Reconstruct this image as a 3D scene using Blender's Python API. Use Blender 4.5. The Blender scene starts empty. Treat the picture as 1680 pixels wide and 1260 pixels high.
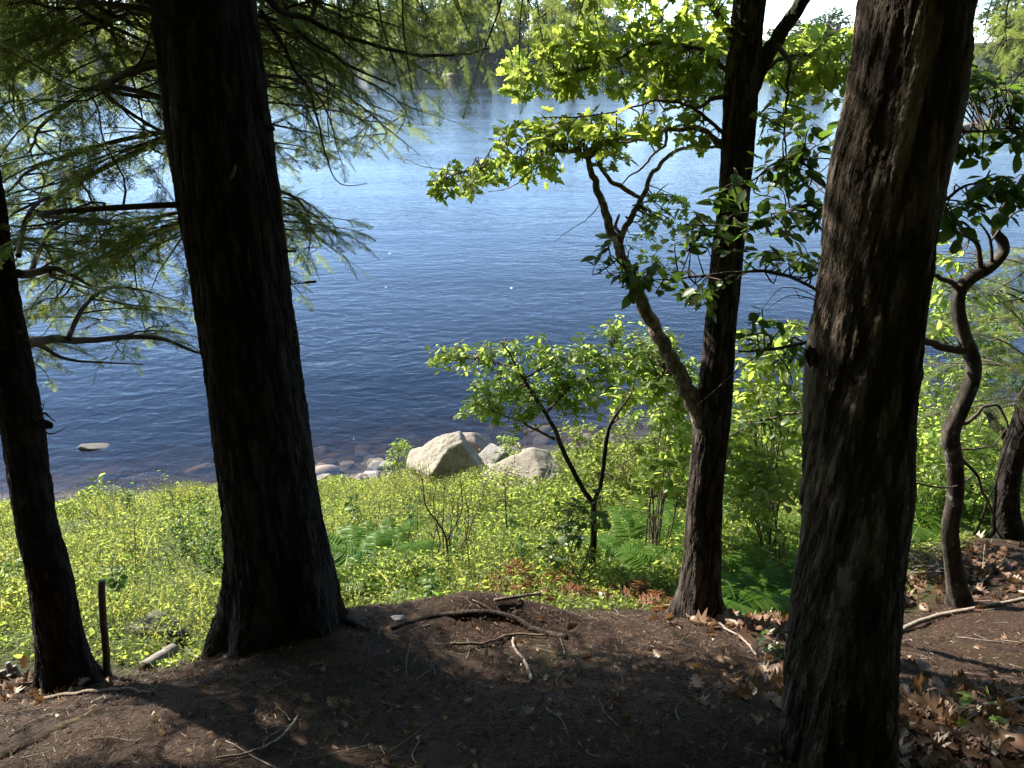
import bpy, math
import numpy as np
from mathutils import Vector, Matrix

S = bpy.context.scene
COL = S.collection
rng = np.random.default_rng(11)
R = math.radians

# ---------------------------------------------------------------- camera, sky, sun, exposure
CAM_Z, PITCH, F = 5.5, R(24.0), 1222.0            # water level is z = 0
cam = bpy.data.objects.new('camera', bpy.data.cameras.new('camera'))
COL.objects.link(cam)
cam.location = (0, 0, CAM_Z)
cam.rotation_euler = (R(90) - PITCH, 0, 0)
cam.data.sensor_width = 36.0
cam.data.lens = 36.0 * F / 1680.0
cam.data.clip_start = 0.05
cam.data.clip_end = 3000
S.camera = cam

SUN_AZ, SUN_EL = R(-48.0), R(35.0)                # 48 degrees left of straight ahead
world = bpy.data.worlds.new("World")
S.world = world
world.use_nodes = True
wn = world.node_tree
bg = wn.nodes['Background']
sky = wn.nodes.new('ShaderNodeTexSky')
sky.sky_type = 'NISHITA'
sky.sun_disc = False
sky.sun_elevation = SUN_EL
sky.sun_rotation = SUN_AZ
sky.air_density = 1.0
sky.altitude = 2600
sky.dust_density = 0.0
sky.ozone_density = 2.2
wn.links.new(sky.outputs[0], bg.inputs[0])
bg.inputs[1].default_value = 0.108

sun_dir = Vector((math.sin(SUN_AZ) * math.cos(SUN_EL), math.cos(SUN_AZ) * math.cos(SUN_EL), math.sin(SUN_EL)))
sun = bpy.data.objects.new('sun', bpy.data.lights.new('sun', 'SUN'))
COL.objects.link(sun)
sun.data.energy = 5.0
sun.data.angle = R(0.53)
sun.data.color = (1.0, 0.93, 0.82)
sun.rotation_euler = (-sun_dir).to_track_quat('-Z', 'Y').to_euler()
sun.location = (-20, 20, 30)

S.view_settings.view_transform = 'Standard'
S.view_settings.look = 'None'
S.view_settings.exposure = 2.03
S.view_settings.gamma = 1.0
S.render.engine = 'CYCLES'
S.cycles.use_denoising = True
S.cycles.max_bounces = 8
S.cycles.transparent_max_bounces = 12
S.cycles.diffuse_bounces = 4
S.cycles.transmission_bounces = 4
S.cycles.glossy_bounces = 3
S.cycles.caustics_reflective = False
S.cycles.caustics_refractive = False

# ---------------------------------------------------------------- helpers: picture measurements to metres
ct, st = math.cos(PITCH), math.sin(PITCH)

def P(px, py, Y):
    """world point seen at photo pixel (px, py) that lies Y metres ahead of the camera"""
    t = PITCH + math.atan((py - 630) / F)
    h = Y * math.tan(t)
    depth = Y * ct + h * st
    return np.array([(px - 840) / F * depth, Y, CAM_Z - h])

def depth_of(p):
    return p[1] * ct + (CAM_Z - p[2]) * st

def smooth(a, b, x):
    t = np.clip((x - a) / (b - a), 0, 1)
    return t * t * (3 - 2 * t)

# value noise ---------------------------------------------------------------
def _hash(ix, iy, iz, seed):
    h = (ix.astype(np.int64) * 374761393 + iy.astype(np.int64) * 668265263 + iz.astype(np.int64) * 2147483647 + seed * 974634777) & 0xffffffff
    h = ((h ^ (h >> 13)) * 1274126177) & 0xffffffff
    h = ((h ^ (h >> 16)) * 2246822519) & 0xffffffff
    return ((h ^ (h >> 15)) & 0xffffff) / float(0xffffff)

def vnoise(p, seed=0):
    p = np.asarray(p, float)
    i = np.floor(p)
    f = p - i
    f = f * f * (3 - 2 * f)
    out = 0
    for dx in (0, 1):
        wx = f[..., 0] if dx else 1 - f[..., 0]
        for dy in (0, 1):
            wy = f[..., 1] if dy else 1 - f[..., 1]
            for dz in (0, 1):
                wz = f[..., 2] if dz else 1 - f[..., 2]
                out = out + wx * wy * wz * _hash(i[..., 0] + dx, i[..., 1] + dy, i[..., 2] + dz, seed)
    return out * 2 - 1

def fbm(p, oct=4, seed=0, gain=0.5):
    p = np.asarray(p, float)
    a, s, o = 1.0, 0.0, 0.0
    for k in range(oct):
        o = o + a * vnoise(p * 2 ** k + 17.3 * k, seed + k)
        s += a
        a *= gain
    return o / s

def n2(x, y, sc, seed=0, oct=4):
    x = np.asarray(x, float); y = np.asarray(y, float)
    return fbm(np.stack([x * sc, y * sc, np.zeros_like(x)], -1), oct, seed)

# mesh builder ---------------------------------------------------------------
class MB:
    def __init__(self):
        self.v, self.f, self.n = [], [], 0
    def add(self, v, faces, mat=0):
        v = np.asarray(v, float).reshape(-1, 3)
        for f in (faces if isinstance(faces, (list, tuple)) else [faces]):
            f = np.asarray(f, np.int64)
            if f.size:
                self.f.append((f + self.n, mat))
        self.v.append(v)
        self.n += len(v)
    def mesh(self, name, mats, origin=(0, 0, 0), smooth=True):
        me = bpy.data.meshes.new(name)
        v = np.concatenate(self.v) - np.asarray(origin)
        me.vertices.add(len(v))
        me.vertices.foreach_set('co', v.astype(np.float32).ravel())
        loops = np.concatenate([f.ravel() for f, m in self.f])
        tot = np.concatenate([np.full(len(f), f.shape[1]) for f, m in self.f])
        mi = np.concatenate([np.full(len(f), m) for f, m in self.f])
        start = np.concatenate([[0], np.cumsum(tot)[:-1]])
        me.loops.add(len(loops))
        me.loops.foreach_set('vertex_index', loops.astype(np.int32))
        me.polygons.add(len(tot))
        me.polygons.foreach_set('loop_start', start.astype(np.int32))
        me.polygons.foreach_set('loop_total', tot.astype(np.int32))
        me.polygons.foreach_set('material_index', mi.astype(np.int32))
        me.polygons.foreach_set('use_smooth', np.full(len(tot), smooth))
        for m in (mats if isinstance(mats, (list, tuple)) else [mats]):
            me.materials.append(m)
        me.update(calc_edges=True)
        me.validate()
        return me
    def build(self, name, mats, parent=None, origin=None, smooth=True):
        """ONE mesh object; vertices are given in world metres"""
        po = np.asarray(WLOC.get(parent.name, (0, 0, 0))) if parent else np.zeros(3)
        og = np.asarray(origin) if origin is not None else po
        o = bpy.data.objects.new(name, self.mesh(name, mats, og, smooth))
        COL.objects.link(o)
        o.location = og - po
        WLOC[o.name] = tuple(og)
        if parent:
            o.parent = parent
        return o

WLOC = {}

def tag(o, label=None, cat=None, group=None, kind=None):
    if label: o['label'] = label
    if cat: o['category'] = cat
    if group: o['group'] = group
    if kind: o['kind'] = kind
    return o

def thing(name, label, cat, loc, group=None):
    o = bpy.data.objects.new(name, None)
    COL.objects.link(o)
    o.empty_display_size = 0.1
    o.location = loc
    WLOC[o.name] = tuple(loc)
    return tag(o, label, cat, group)

def copy_tree(o, parent=None):
    c = o.copy()
    COL.objects.link(c)
    c.parent = parent
    for ch in list(o.children):
        copy_tree(ch, c)
    return c

# curves and tubes ----------------------------------------------------------
def spline(pts, n):
    pts = np.asarray(pts, float)
    d = np.r_[0, np.cumsum(np.linalg.norm(np.diff(pts[:, :3], axis=0), axis=1))]
    k = len(pts)
    m = np.zeros_like(pts)
    for i in range(k):
        if i == 0: m[i] = (pts[1] - pts[0]) / max(d[1] - d[0], 1e-6)
        elif i == k - 1: m[i] = (pts[-1] - pts[-2]) / max(d[-1] - d[-2], 1e-6)
        else: m[i] = (pts[i + 1] - pts[i - 1]) / max(d[i + 1] - d[i - 1], 1e-6)
    u = np.linspace(0, d[-1], n)
    j = np.clip(np.searchsorted(d, u, side='right') - 1, 0, k - 2)
    h = np.maximum(d[j + 1] - d[j], 1e-6)
    t = ((u - d[j]) / h)[:, None]
    h = h[:, None]
    return ((2 * t**3 - 3 * t**2 + 1) * pts[j] + (t**3 - 2 * t**2 + t) * h * m[j]
            + (-2 * t**3 + 3 * t**2) * pts[j + 1] + (t**3 - t**2) * h * m[j + 1])

def frames_along(p):
    T = np.gradient(p, axis=0)
    T /= np.linalg.norm(T, axis=1)[:, None] + 1e-9
    N = np.zeros_like(T)
    a = np.array([1.0, 0, 0]) if abs(T[0, 0]) < 0.8 else np.array([0, 1.0, 0])
    n = a - T[0] * a.dot(T[0])
    N[0] = n / np.linalg.norm(n)
    for i in range(1, len(p)):
        n = N[i - 1] - T[i] * N[i - 1].dot(T[i])
        N[i] = n / (np.linalg.norm(n) + 1e-9)
    return T, N, np.cross(T, N)

def tube(mb, pts, radii, sides=6, mat=0, caps=True, lump=None):
    p = np.asarray(pts, float)
    n = len(p)
    r = np.asarray(radii, float)
    if r.ndim == 0: r = np.full(n, float(r))
    T, N, B = frames_along(p)
    a = np.linspace(0, 2 * math.pi, sides, endpoint=False)
    rr = r[:, None] * (np.ones((n, sides)) if lump is None else lump(np.arange(n)[:, None], a[None, :]))
    v = p[:, None, :] + rr[..., None] * (np.cos(a)[None, :, None] * N[:, None, :] + np.sin(a)[None, :, None] * B[:, None, :])
    i = np.arange(n - 1)[:, None] * sides
    j = np.arange(sides)[None, :]
    j2 = (j + 1) % sides
    f = np.stack([i + j, i + j2, i + sides + j2, i + sides + j], -1).reshape(-1, 4)
    fs = [f]
    if caps:
        fs += [np.arange(sides)[None, ::-1], (np.arange(sides) + (n - 1) * sides)[None, :]]
    mb.add(v.reshape(-1, 3), fs, mat)

def limb(mb, pts4, n=24, sides=10, mat=0, wob=0.0, seed=0):
    """pts4: rows of x, y, z, radius"""
    s = spline(np.asarray(pts4, float), n)
    p = s[:, :3].copy()
    if wob:
        q = np.linspace(0, 1, n)[:, None] * np.array([[n * 0.35, 0, 0]])
        for k in range(3):
            p[:, k] += wob * fbm(q + np.array([[0, 7.1 * k, seed * 3.7]]), 3, seed) * (0.15 + s[:, 3] * 0 + 1)
    tube(mb, p, np.maximum(s[:, 3], 0.0008), sides, mat)
    return p

def LP(rows):
    """rows of (px, py, Y, width in photo pixels) -> x, y, z, radius"""
    out = []
    for px, py, Y, w in rows:
        q = P(px, py, Y)
        out.append([*q, 0.5 * w / F * depth_of(q)])
    return out

# scattered templates ---------------------------------------------------------
def frames(d, n):
    d = d / (np.linalg.norm(d, axis=-1, keepdims=True) + 1e-9)
    x = np.cross(d, n)
    x /= np.linalg.norm(x, axis=-1, keepdims=True) + 1e-9
    z = np.cross(x, d)
    return np.stack([x, d, z], -1)               # columns

def scatter(mb, tmpl, pos, d, n, s, mat=0):
    tv, tf = tmpl
    M = frames(np.asarray(d, float), np.asarray(n, float))
    s = np.asarray(s, float).reshape(-1, 1, 1)
    v = np.einsum('nij,kj->nki', M, tv) * s + np.asarray(pos)[:, None, :]
    k = len(pos)
    off = np.arange(k)[:, None, None] * len(tv)
    mb.add(v.reshape(-1, 3), [(np.asarray(f)[None] + off).reshape(-1, np.asarray(f).shape[1]) for f in tf], mat)

def rdir(n, zs=1.0, zb=0.0, g=rng):
    v = g.normal(size=(n, 3))
    v[:, 2] = v[:, 2] * zs + zb
    return v / np.linalg.norm(v, axis=1)[:, None]

def in_ball(n, g=rng):
    return rdir(n, g=g) * (g.random(n) ** (1 / 3))[:, None]

# leaf templates: along +Y, face up +Z, length 1
def t_ovate(w=0.5, fold=0.10, curl=0.14, simple=False):
    if simple:
        v = [[0, 0, 0], [w / 2, .45, fold], [0, 1, -curl], [-w / 2, .45, fold]]
        return np.array(v, float), [np.array([[0, 1, 2], [0, 2, 3]])]
    ys = [0.22, 0.5, 0.78]
    ws = [0.40 * w, 0.5 * w, 0.30 * w]
    v = [[0, 0, 0]]
    for y, x in zip(ys, ws):
        c = -curl * y * y
        v += [[x, y, c + fold * x / w * 2], [0, y, c], [-x, y, c + fold * x / w * 2]]
    v += [[0, 1, -curl]]
    f3 = [[0, 1, 2], [0, 2, 3], [7, 10, 8], [8, 10, 9]]
    f4 = [[1, 4, 5, 2], [2, 5, 6, 3], [4, 7, 8, 5], [5, 8, 9, 6]]
    return np.array(v, float), [np.array(f3), np.array(f4)]

def t_serrate(w=0.5, curl=0.2, fold=0.12):
    m = 9
    ys = np.linspace(0, 1, m)
    prof = np.sin(math.pi * np.clip(ys, 0, 1) ** 0.85) * 0.5 * w + 0.004
    mid = [[0, y, -curl * y * y] for y in ys]
    v, f = list(mid), []
    for s in (1, -1):
        b = len(v)
        for i, y in enumerate(ys[:-1]):
            v.append([s * prof[i] * 0.93, y, -curl * y * y + fold * prof[i]])
            v.append([s * (prof[i] * 0.35 + prof[i + 1] * 0.65) * 1.12, y + 0.105, -curl * y * y + fold * prof[i]])
        for i in range(m - 1):
            a, c, e = b + 2 * i, b + 2 * i + 1, (b + 2 * i + 2 if i < m - 2 else m - 1)
            t = [[i, a, c], [i, c, i + 1]] + ([[c, e, i + 1]] if i < m - 2 else [])
            f += [q if s > 0 else q[::-1] for q in t]
    return np.array(v, float), [np.array(f)]

def t_lobed(kind=0):
    if kind == 0:      # pointed lobes, maple / oak like
        r = [(0.0, 0.0), (.05, .10), (.30, .02), (.22, .20), (.34, .24), (.52, .30), (.40, .40), (.20, .44), (.30, .60), (.38, .74), (.24, .72), (.12, .74), (.12, .86), (0, 1.0)]
    else:              # long oak leaf
        r = [(0.0, 0.0), (.03, .12), (.16, .16), (.24, .26), (.10, .32), (.28, .42), (.36, .52), (.14, .54), (.24, .66), (.30, .76), (.12, .76), (.14, .88), (0, 1.0)]
    r = np.array(r)
    k = len(r)
    z = lambda x, y: 0.16 * np.abs(x) - 0.16 * y * y
    v = [[x, y, z(x, y)] for x, y in r] + [[-x, y, z(x, y)] for x, y in r[1:-1]]
    right = list(range(k))
    left = [0] + [k - 1] + list(range(k + len(r) - 3, k - 1, -1))
    return np.array(v, float), [np.array([right]), np.array([left])]

OVATE, OVATE_W = t_ovate(.5), t_ovate(.7)
TINY = t_ovate(.55, simple=True)
SERR = t_serrate(.5)
LOBE, OAKL = t_lobed(0), t_lobed(1)

def t_blade(bend):
    ys = np.array([0, .3, .6, .85, 1.0])
    w = np.array([.5, .5, .4, .2, 0]) * 0.03
    y = ys * (1 - .35 * bend * ys)
    z = ys * ys * bend * -0.5
    v = []
    for i in range(4):
        v += [[-w[i], y[i], z[i]], [w[i], y[i], z[i]]]
    v += [[0, y[4], z[4]]]
    return np.array(v, float), [np.array([[0, 1, 3, 2], [2, 3, 5, 4], [4, 5, 7, 6]]), np.array([[6, 7, 8]])]
BLADES = [t_blade(.2), t_blade(.6), t_blade(1.0)]

# ---------------------------------------------------------------- materials
def mat_new(name):
    m = bpy.data.materials.new(name)
    m.use_nodes = True
    nt = m.node_tree
    nt.nodes.clear()
    out = nt.nodes.new('ShaderNodeOutputMaterial')
    return m, nt, out

def nd(nt, t, **kw):
    n = nt.nodes.new('ShaderNode' + t)
    for k, v in kw.items():
        if k.startswith('i_'):
            key = k[2:]
            key = int(key) if key.isdigit() else key.replace('_', ' ')
            if isinstance(v, bpy.types.NodeSocket): nt.links.new(v, n.inputs[key])
            else: n.inputs[key].default_value = v
        else:
            setattr(n, k, v)
    return n

def ramp(nt, fac, stops):
    r = nt.nodes.new('ShaderNodeValToRGB')
    el = r.color_ramp.elements
    while len(el) < len(stops): el.new(0.5)
    for e, (p, c) in zip(el, stops):
        e.position = p
        e.color = (*c, 1) if len(c) == 3 else c
    nt.links.new(fac, r.inputs[0])
    return r.outputs[0]

def math_(nt, op, a, b=None, c=None, clamp=False):
    n = nt.nodes.new('ShaderNodeMath')
    n.operation = op
    n.use_clamp = clamp
    for i, x in enumerate((a, b, c)):
        if x is None: continue
        if isinstance(x, bpy.types.NodeSocket): nt.links.new(x, n.inputs[i])
        else: n.inputs[i].default_value = x
    return n.outputs[0]

def mixc(nt, fac, a, b):
    n = nt.nodes.new('ShaderNodeMix')
    n.data_type = 'RGBA'
    for i, x in ((0, fac), (6, a), (7, b)):
        if isinstance(x, bpy.types.NodeSocket): nt.links.new(x, n.inputs[i])
        else: n.inputs[i].default_value = x if i == 0 else (*x, 1)
    return n.outputs[2]

def coords(nt, scale=(1, 1, 1)):
    g = nd(nt, 'NewGeometry')
    m = nd(nt, 'Mapping', i_Vector=g.outputs['Position'])
    m.inputs['Scale'].default_value = scale
    return m.outputs[0]

def noise(nt, vec, scale, detail=4, rough=0.55, dist=0.0):
    return nd(nt, 'TexNoise', i_Vector=vec, i_Scale=scale, i_Detail=detail, i_Roughness=rough, i_Distortion=dist).outputs[0]

def leaf_mat(name, ca, cb, trans=0.5, tcol=1.6, gloss=0.03, nscale=1.3, tyel=1.15):
    """thin leaf: reflects its own green, lets a yellower green through"""
    m, nt, out = mat_new(name)
    g = nd(nt, 'NewGeometry')
    rnd = g.outputs['Random Per Island']
    nz = noise(nt, coords(nt), nscale, 3)
    f = math_(nt, 'ADD', math_(nt, 'MULTIPLY', rnd, 0.55), math_(nt, 'MULTIPLY', math_(nt, 'SUBTRACT', nz, 0.3), 0.9), clamp=True)
    col = mixc(nt, f, ca, cb)
    tc = nd(nt, 'VectorMath', operation='MULTIPLY', i_0=col, i_1=(tcol * tyel, tcol, tcol * 0.62))
    d = nd(nt, 'BsdfDiffuse', i_Color=col)
    t = nd(nt, 'BsdfTranslucent', i_Color=tc.outputs[0])
    mx = nd(nt, 'MixShader', i_0=trans, i_1=d.outputs[0], i_2=t.outputs[0])
    gl = nd(nt, 'BsdfGlossy', i_Color=(.6, .65, .55, 1), i_Roughness=0.42)
    mx2 = nd(nt, 'MixShader', i_0=gloss, i_1=mx.outputs[0], i_2=gl.outputs[0])
    nt.links.new(mx2.outputs[0], out.inputs[0])
    return m

def bark_mat(name, dark, mid, light, scale=14, zs=0.16, disp=0.012, flaky=False, moss=None, lichen=None, bump=None):
    m, nt, out = mat_new(name)
    tc = nd(nt, 'TexCoord').outputs['Object']
    mp = nd(nt, 'Mapping', i_Vector=tc)
    mp.inputs['Scale'].default_value = (1, 1, zs)
    wn_ = nd(nt, 'TexNoise', i_Vector=mp.outputs[0], i_Scale=scale * 1.5, i_Detail=6.0, i_Roughness=.65)
    wv = nd(nt, 'VectorMath', operation='MULTIPLY_ADD', i_0=wn_.outputs['Color'], i_1=(1.1 / scale,) * 3)
    nt.links.new(mp.outputs[0], wv.inputs[2])
    def furrow(sc, w, det=6):
        n = noise(nt, mp.outputs[0], sc, det, 0.62)
        return ramp(nt, math_(nt, 'ABSOLUTE', math_(nt, 'SUBTRACT', n, 0.5)), [(0.0, (0, 0, 0)), (w * .45, (.45, .45, .45)), (w, (1, 1, 1))])
    f1 = furrow(scale * .55, .10)
    f2 = furrow(scale * 1.5, .12, 4)
    fine = noise(nt, tc, 90, 6, 0.7)
    h = math_(nt, 'ADD', math_(nt, 'MULTIPLY', f1, 0.45), math_(nt, 'MULTIPLY', f2, 0.22))
    h = math_(nt, 'ADD', h, math_(nt, 'MULTIPLY', fine, 0.30))
    if flaky:
        vc = nd(nt, 'TexVoronoi', feature='F1', i_Vector=wv.outputs[0], i_Scale=scale * .8)
        vd = nd(nt, 'TexVoronoi', feature='F1', i_Vector=wv.outputs[0], i_Scale=scale * 2.1)
        lev = nd(nt, 'SeparateColor', i_0=vc.outputs['Color']).outputs[0]
        lev2 = nd(nt, 'SeparateColor', i_0=vd.outputs['Color']).outputs[0]
        h = math_(nt, 'ADD', math_(nt, 'MULTIPLY', h, .62), math_(nt, 'ADD', math_(nt, 'MULTIPLY', lev, .24), math_(nt, 'MULTIPLY', lev2, .14)))
    col = ramp(nt, h, [(0.18, dark), (0.52, mid), (0.86, light)])
    big = noise(nt, tc, 2.3, 4, 0.6)
    col = mixc(nt, math_(nt, 'MULTIPLY', big, 0.35), col, mid)
    for c, th, sc in ((moss, 0.56, 5.0), (lichen, 0.60, 9.0)):
        if c:
            f = ramp(nt, noise(nt, tc, sc, 6, 0.7), [(th, (0, 0, 0)), (th + 0.1, (1, 1, 1))])
            col = mixc(nt, math_(nt, 'MULTIPLY', f, 0.75), col, c)
    b = nd(nt, 'BsdfPrincipled', i_Base_Color=col, i_Roughness=0.95)
    b.inputs['Specular IOR Level'].default_value = 0.108
    nt.links.new(b.outputs[0], out.inputs[0])
    if disp > 0:
        dn = nd(nt, 'Displacement', i_Height=h, i_Midlevel=0.75, i_Scale=disp)
        nt.links.new(dn.outputs[0], out.inputs[2])
        m.displacement_method = 'BOTH' if disp > 0.003 else 'BUMP'
    return m

def plain_mat(name, ca, cb, scale=12, rough=0.85, bump=0.3, bscale=None, spec=0.3, obj=False, stretch=(1, 1, 1)):
    m, nt, out = mat_new(name)
    v = coords(nt, stretch)
    if obj:
        mp = nd(nt, 'Mapping', i_Vector=nd(nt, 'TexCoord').outputs['Object'])
        mp.inputs['Scale'].default_value = stretch
        v = mp.outputs[0]
    nz = noise(nt, v, scale, 6, 0.62)
    col = mixc(nt, ramp(nt, nz, [(.3, (0, 0, 0)), (.7, (1, 1, 1))]), ca, cb)
    b = nd(nt, 'BsdfPrincipled', i_Base_Color=col, i_Roughness=rough)
    b.inputs['Specular IOR Level'].default_value = spec
    if bump:
        bn = nd(nt, 'Bump', i_Height=noise(nt, v, bscale or scale * 3, 6, 0.65), i_Strength=bump, i_Distance=0.02)
        nt.links.new(bn.outputs[0], b.inputs['Normal'])
    nt.links.new(b.outputs[0], out.inputs[0])
    return m

M_hem_bark = bark_mat('hemlock_bark', (.005, .0045, .0045), (.027, .024, .024), (.075, .066, .062), 24, 0.16, 0.020)
M_slim_bark = bark_mat('slim_hemlock_bark', (.005, .0045, .004), (.022, .018, .0165), (.058, .048, .042), 30, 0.22, 0.012, lichen=(.07, .075, .06))
M_maple_bark = bark_mat('maple_bark', (.006, .005, .004), (.036, .029, .024), (.13, .105, .085), 34, 0.13, 0.012, moss=(.045, .05, .018))
M_flaky_bark = bark_mat('flaky_bark', (.006, .005, .004), (.062, .047, .037), (.29, .235, .19), 17, 0.15, 0.030, flaky=True)
M_limb_bark = bark_mat('limb_bark', (.03, .024, .018), (.22, .17, .13), (.42, .35, .29), 40, 0.6, 0.0025, moss=(.10, .11, .045))
M_smooth_bark = bark_mat('smooth_striped_bark', (.014, .011, .009), (.042, .034, .028), (.10, .083, .068), 9, 0.5, 0.003, lichen=(.28, .27, .24))
M_root = bark_mat('root_bark', (.012, .009, .007), (.04, .03, .024), (.08, .062, .05), 30, 0.6, 0.0028)
M_twig = plain_mat('twig_bark', (.035, .026, .02), (.09, .065, .05), 30, 0.85, 0.2)
M_dead = plain_mat('dead_grey_wood', (.09, .08, .066), (.22, .195, .165), 25, 0.85, 0.3, stretch=(1, 1, .4))
M_stick = plain_mat('bleached_stick', (.11, .088, .068), (.27, .225, .18), 30, 0.85, 0.3)
M_brown_stick = plain_mat('brown_stick', (.07, .05, .035), (.17, .125, .09), 30, 0.85, 0.3)

L_hem = leaf_mat('hemlock_needles', (.052, .072, .032), (.120, .142, .052), 0.60, 2.7, 0.02, 1.6, 1.02)
L_lobe = leaf_mat('lobed_leaf', (.085, .125, .034), (.135, .168, .042), 0.70, 3.4, 0.02, 1.4, 1.06)
L_sap = leaf_mat('sapling_leaf', (.080, .125, .034), (.130, .168, .042), 0.70, 3.5, 0.02, 2.0, 1.05)
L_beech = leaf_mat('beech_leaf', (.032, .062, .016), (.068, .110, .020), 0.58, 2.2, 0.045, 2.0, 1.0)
L_herb = leaf_mat('herb_leaf', (.095, .132, .036), (.142, .168, .046), 0.62, 2.9, 0.012, 1.1, 1.06)
L_grass = leaf_mat('grass_blade', (.080, .105, .035), (.16, .165, .065), 0.55, 2.3, 0.030, 1.0, 1.15)
L_fern = leaf_mat('fern_frond', (.055, .115, .018), (.095, .165, .026), 0.62, 3.0, 0.020, 2.0, 1.05)
L_dry = leaf_mat('dry_fern', (.09, .032, .016), (.19, .075, .032), 0.35, 1.2, 0.015, 4.0, 1.1)
L_litter = leaf_mat('dead_leaf', (.085, .040, .025), (.24, .145, .09), 0.25, 1.2, 0.050, 9.0, 1.1)
L_far = leaf_mat('far_broadleaf', (.022, .046, .020), (.060, .088, .030), 0.4, 1.6, 0.015, 0.12, 1.1)
L_fard = leaf_mat('far_conifer', (.022, .042, .024), (.045, .070, .032), 0.35, 1.4, 0.015, 0.12, 1.0)

def rock_mat(name, ca, cb, cc, sc=6.0, crack=0.5):
    m, nt, out = mat_new(name)
    v = nd(nt, 'TexCoord').outputs['Object']
    n1 = noise(nt, v, sc, 8, 0.68)
    n2_ = noise(nt, v, sc * 9, 6, 0.75)
    col = ramp(nt, n1, [(.28, ca), (.52, cb), (.78, cc)])
    col = mixc(nt, math_(nt, 'MULTIPLY', ramp(nt, n2_, [(.45, (0, 0, 0)), (.62, (1, 1, 1))]), 0.35), col, ca)
    b = nd(nt, 'BsdfPrincipled', i_Base_Color=col, i_Roughness=0.85)
    b.inputs['Specular IOR Level'].default_value = 0.3
    hh = math_(nt, 'ADD', n1, math_(nt, 'MULTIPLY', n2_, 0.5))
    bn = nd(nt, 'Bump', i_Height=hh, i_Strength=0.7, i_Distance=0.03)
    nt.links.new(bn.outputs[0], b.inputs['Normal'])
    nt.links.new(b.outputs[0], out.inputs[0])
    return m
K_pale = rock_mat('pale_granite', (.11, .095, .075), (.25, .22, .17), (.34, .305, .245))
K_brown = rock_mat('brown_rock', (.12, .095, .08), (.21, .17, .145), (.30, .25, .21))
K_grey = rock_mat('grey_rock', (.13, .12, .11), (.26, .24, .22), (.38, .35, .31), 9)
K_wet = rock_mat('wet_dark_rock', (.04, .037, .033), (.09, .08, .072), (.16, .145, .13), 3)

# ---------------------------------------------------------------- terrain
PY = np.array([-90, -20, -5, 0, 1.45, 2.1, 2.9, 3.6, 4.5, 6.0, 8.0, 9.2, 10.2, 12, 16, 25, 60, 140.])
PZ = np.array([9.0, 6.0, 4.6, 3.95, 3.66, 3.30, 2.88, 2.40, 1.95, 1.38, .55, 0.03, -.28, -.65, -1.3, -2.6, -3.4, -3.4])

def y_shore(x):
    return np.interp(x, [-40, -8, -5, -1.5, 1.5, 4, 8, 40], [9.5, 8.3, 8.45, 9.15, 9.9, 10.7, 11.2, 12.5])

def profile(x, y):
    k = 9.2 / y_shore(x)
    return np.interp(y * (1 + (k - 1) * smooth(3, 8, y)), PY, PZ)

CTRL = [(840, 1260, 1.45), (200, 1250, 1.50), (840, 1130, 2.10), (560, 1100, 2.2), (790, 1008, 2.90), (470, 1030, 2.55), (105, 1115, 2.50), (0, 1120, 2.5),
        (-250, 1120, 2.5), (250, 1060, 3.0), (300, 1100, 2.65), (1150, 1012, 3.2), (1000, 1030, 2.85), (1240, 1025, 3.3), (1250, 1200, 1.75), (1100, 1230, 1.6),
        (1400, 1330, 1.62), (1560, 995, 3.6), (1660, 890, 4.3), (1620, 1100, 2.6), (1640, 1240, 1.85), (1750, 1000, 3.2), (968, 962, 4.2), (700, 960, 4.0),
        (700, 860, 6.0), (50, 950, 4.5), (1250, 850, 6.0), (1600, 830, 6.0), (640, 1010, 3.3), (900, 990, 3.5)]
_cp = np.array([P(*c) for c in CTRL])
_phi = lambda r: np.exp(-(r / 0.85) ** 2)
_A = _phi(np.linalg.norm(_cp[:, None, :2] - _cp[None, :, :2], axis=-1))
_W = np.linalg.solve(_A + 0.06 * np.eye(len(_cp)), _cp[:, 2] - profile(_cp[:, 0], _cp[:, 1]))

def y_far(x):
    return np.clip(268 - 0.75 * np.asarray(x, float), 195, 330) + 9 * np.sin(np.asarray(x) * 0.045) + 4 * np.sin(np.asarray(x) * 0.13 + 1)

def gz(x, y):
    x = np.asarray(x, float); y = np.asarray(y, float)
    z = profile(x, y)
    d2 = (x[..., None] - _cp[:, 0]) ** 2 + (y[..., None] - _cp[:, 1]) ** 2
    z = z + (np.exp(-d2 / 0.85 ** 2) * _W).sum(-1)
    near = 1 - smooth(8, 14, np.abs(y - 2))
    z = z + near * (0.05 * n2(x, y, 1.1, 3) + 0.022 * n2(x, y, 5, 5, 3))
    # hump of root and duff at the brink, and a gully behind it
    z = z + 0.15 * np.exp(-(((x + 0.12) / 0.38) ** 2 + ((y - 2.88) / 0.16) ** 2))
    z = z + smooth(8, 14, y) * (1 - smooth(20, 40, y)) * 0.10 * n2(x, y, 1.4, 9)
    yf = y_far(x)
    z = z + smooth(yf - 14, yf + 6, y) * 4.6 + smooth(yf, yf + 260, y) * 9
    z = z + smooth(16, 60, np.abs(x)) * (1 - smooth(-2, 9, y)) * 0.8 * n2(x, y, .06, 21)
    return z

def G(px, py):
    """where the line of sight through a photo pixel meets the ground"""
    Y = np.arange(0.7, 14, 0.01)
    pts = np.array([P(px, py, y) for y in Y])
    hit = np.nonzero(pts[:, 2] < gz(pts[:, 0], pts[:, 1]))[0]
    q = pts[hit[0]] if len(hit) else pts[-1]
    return np.array([q[0], q[1], float(gz(q[0], q[1]))])

def axis_coords(segs):
    out = [segs[0][0]]
    for a, b, s in segs:
        n = max(1, int(round((b - a) / s)))
        out += list(np.linspace(a, b, n + 1)[1:])
    return np.array(out)

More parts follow.
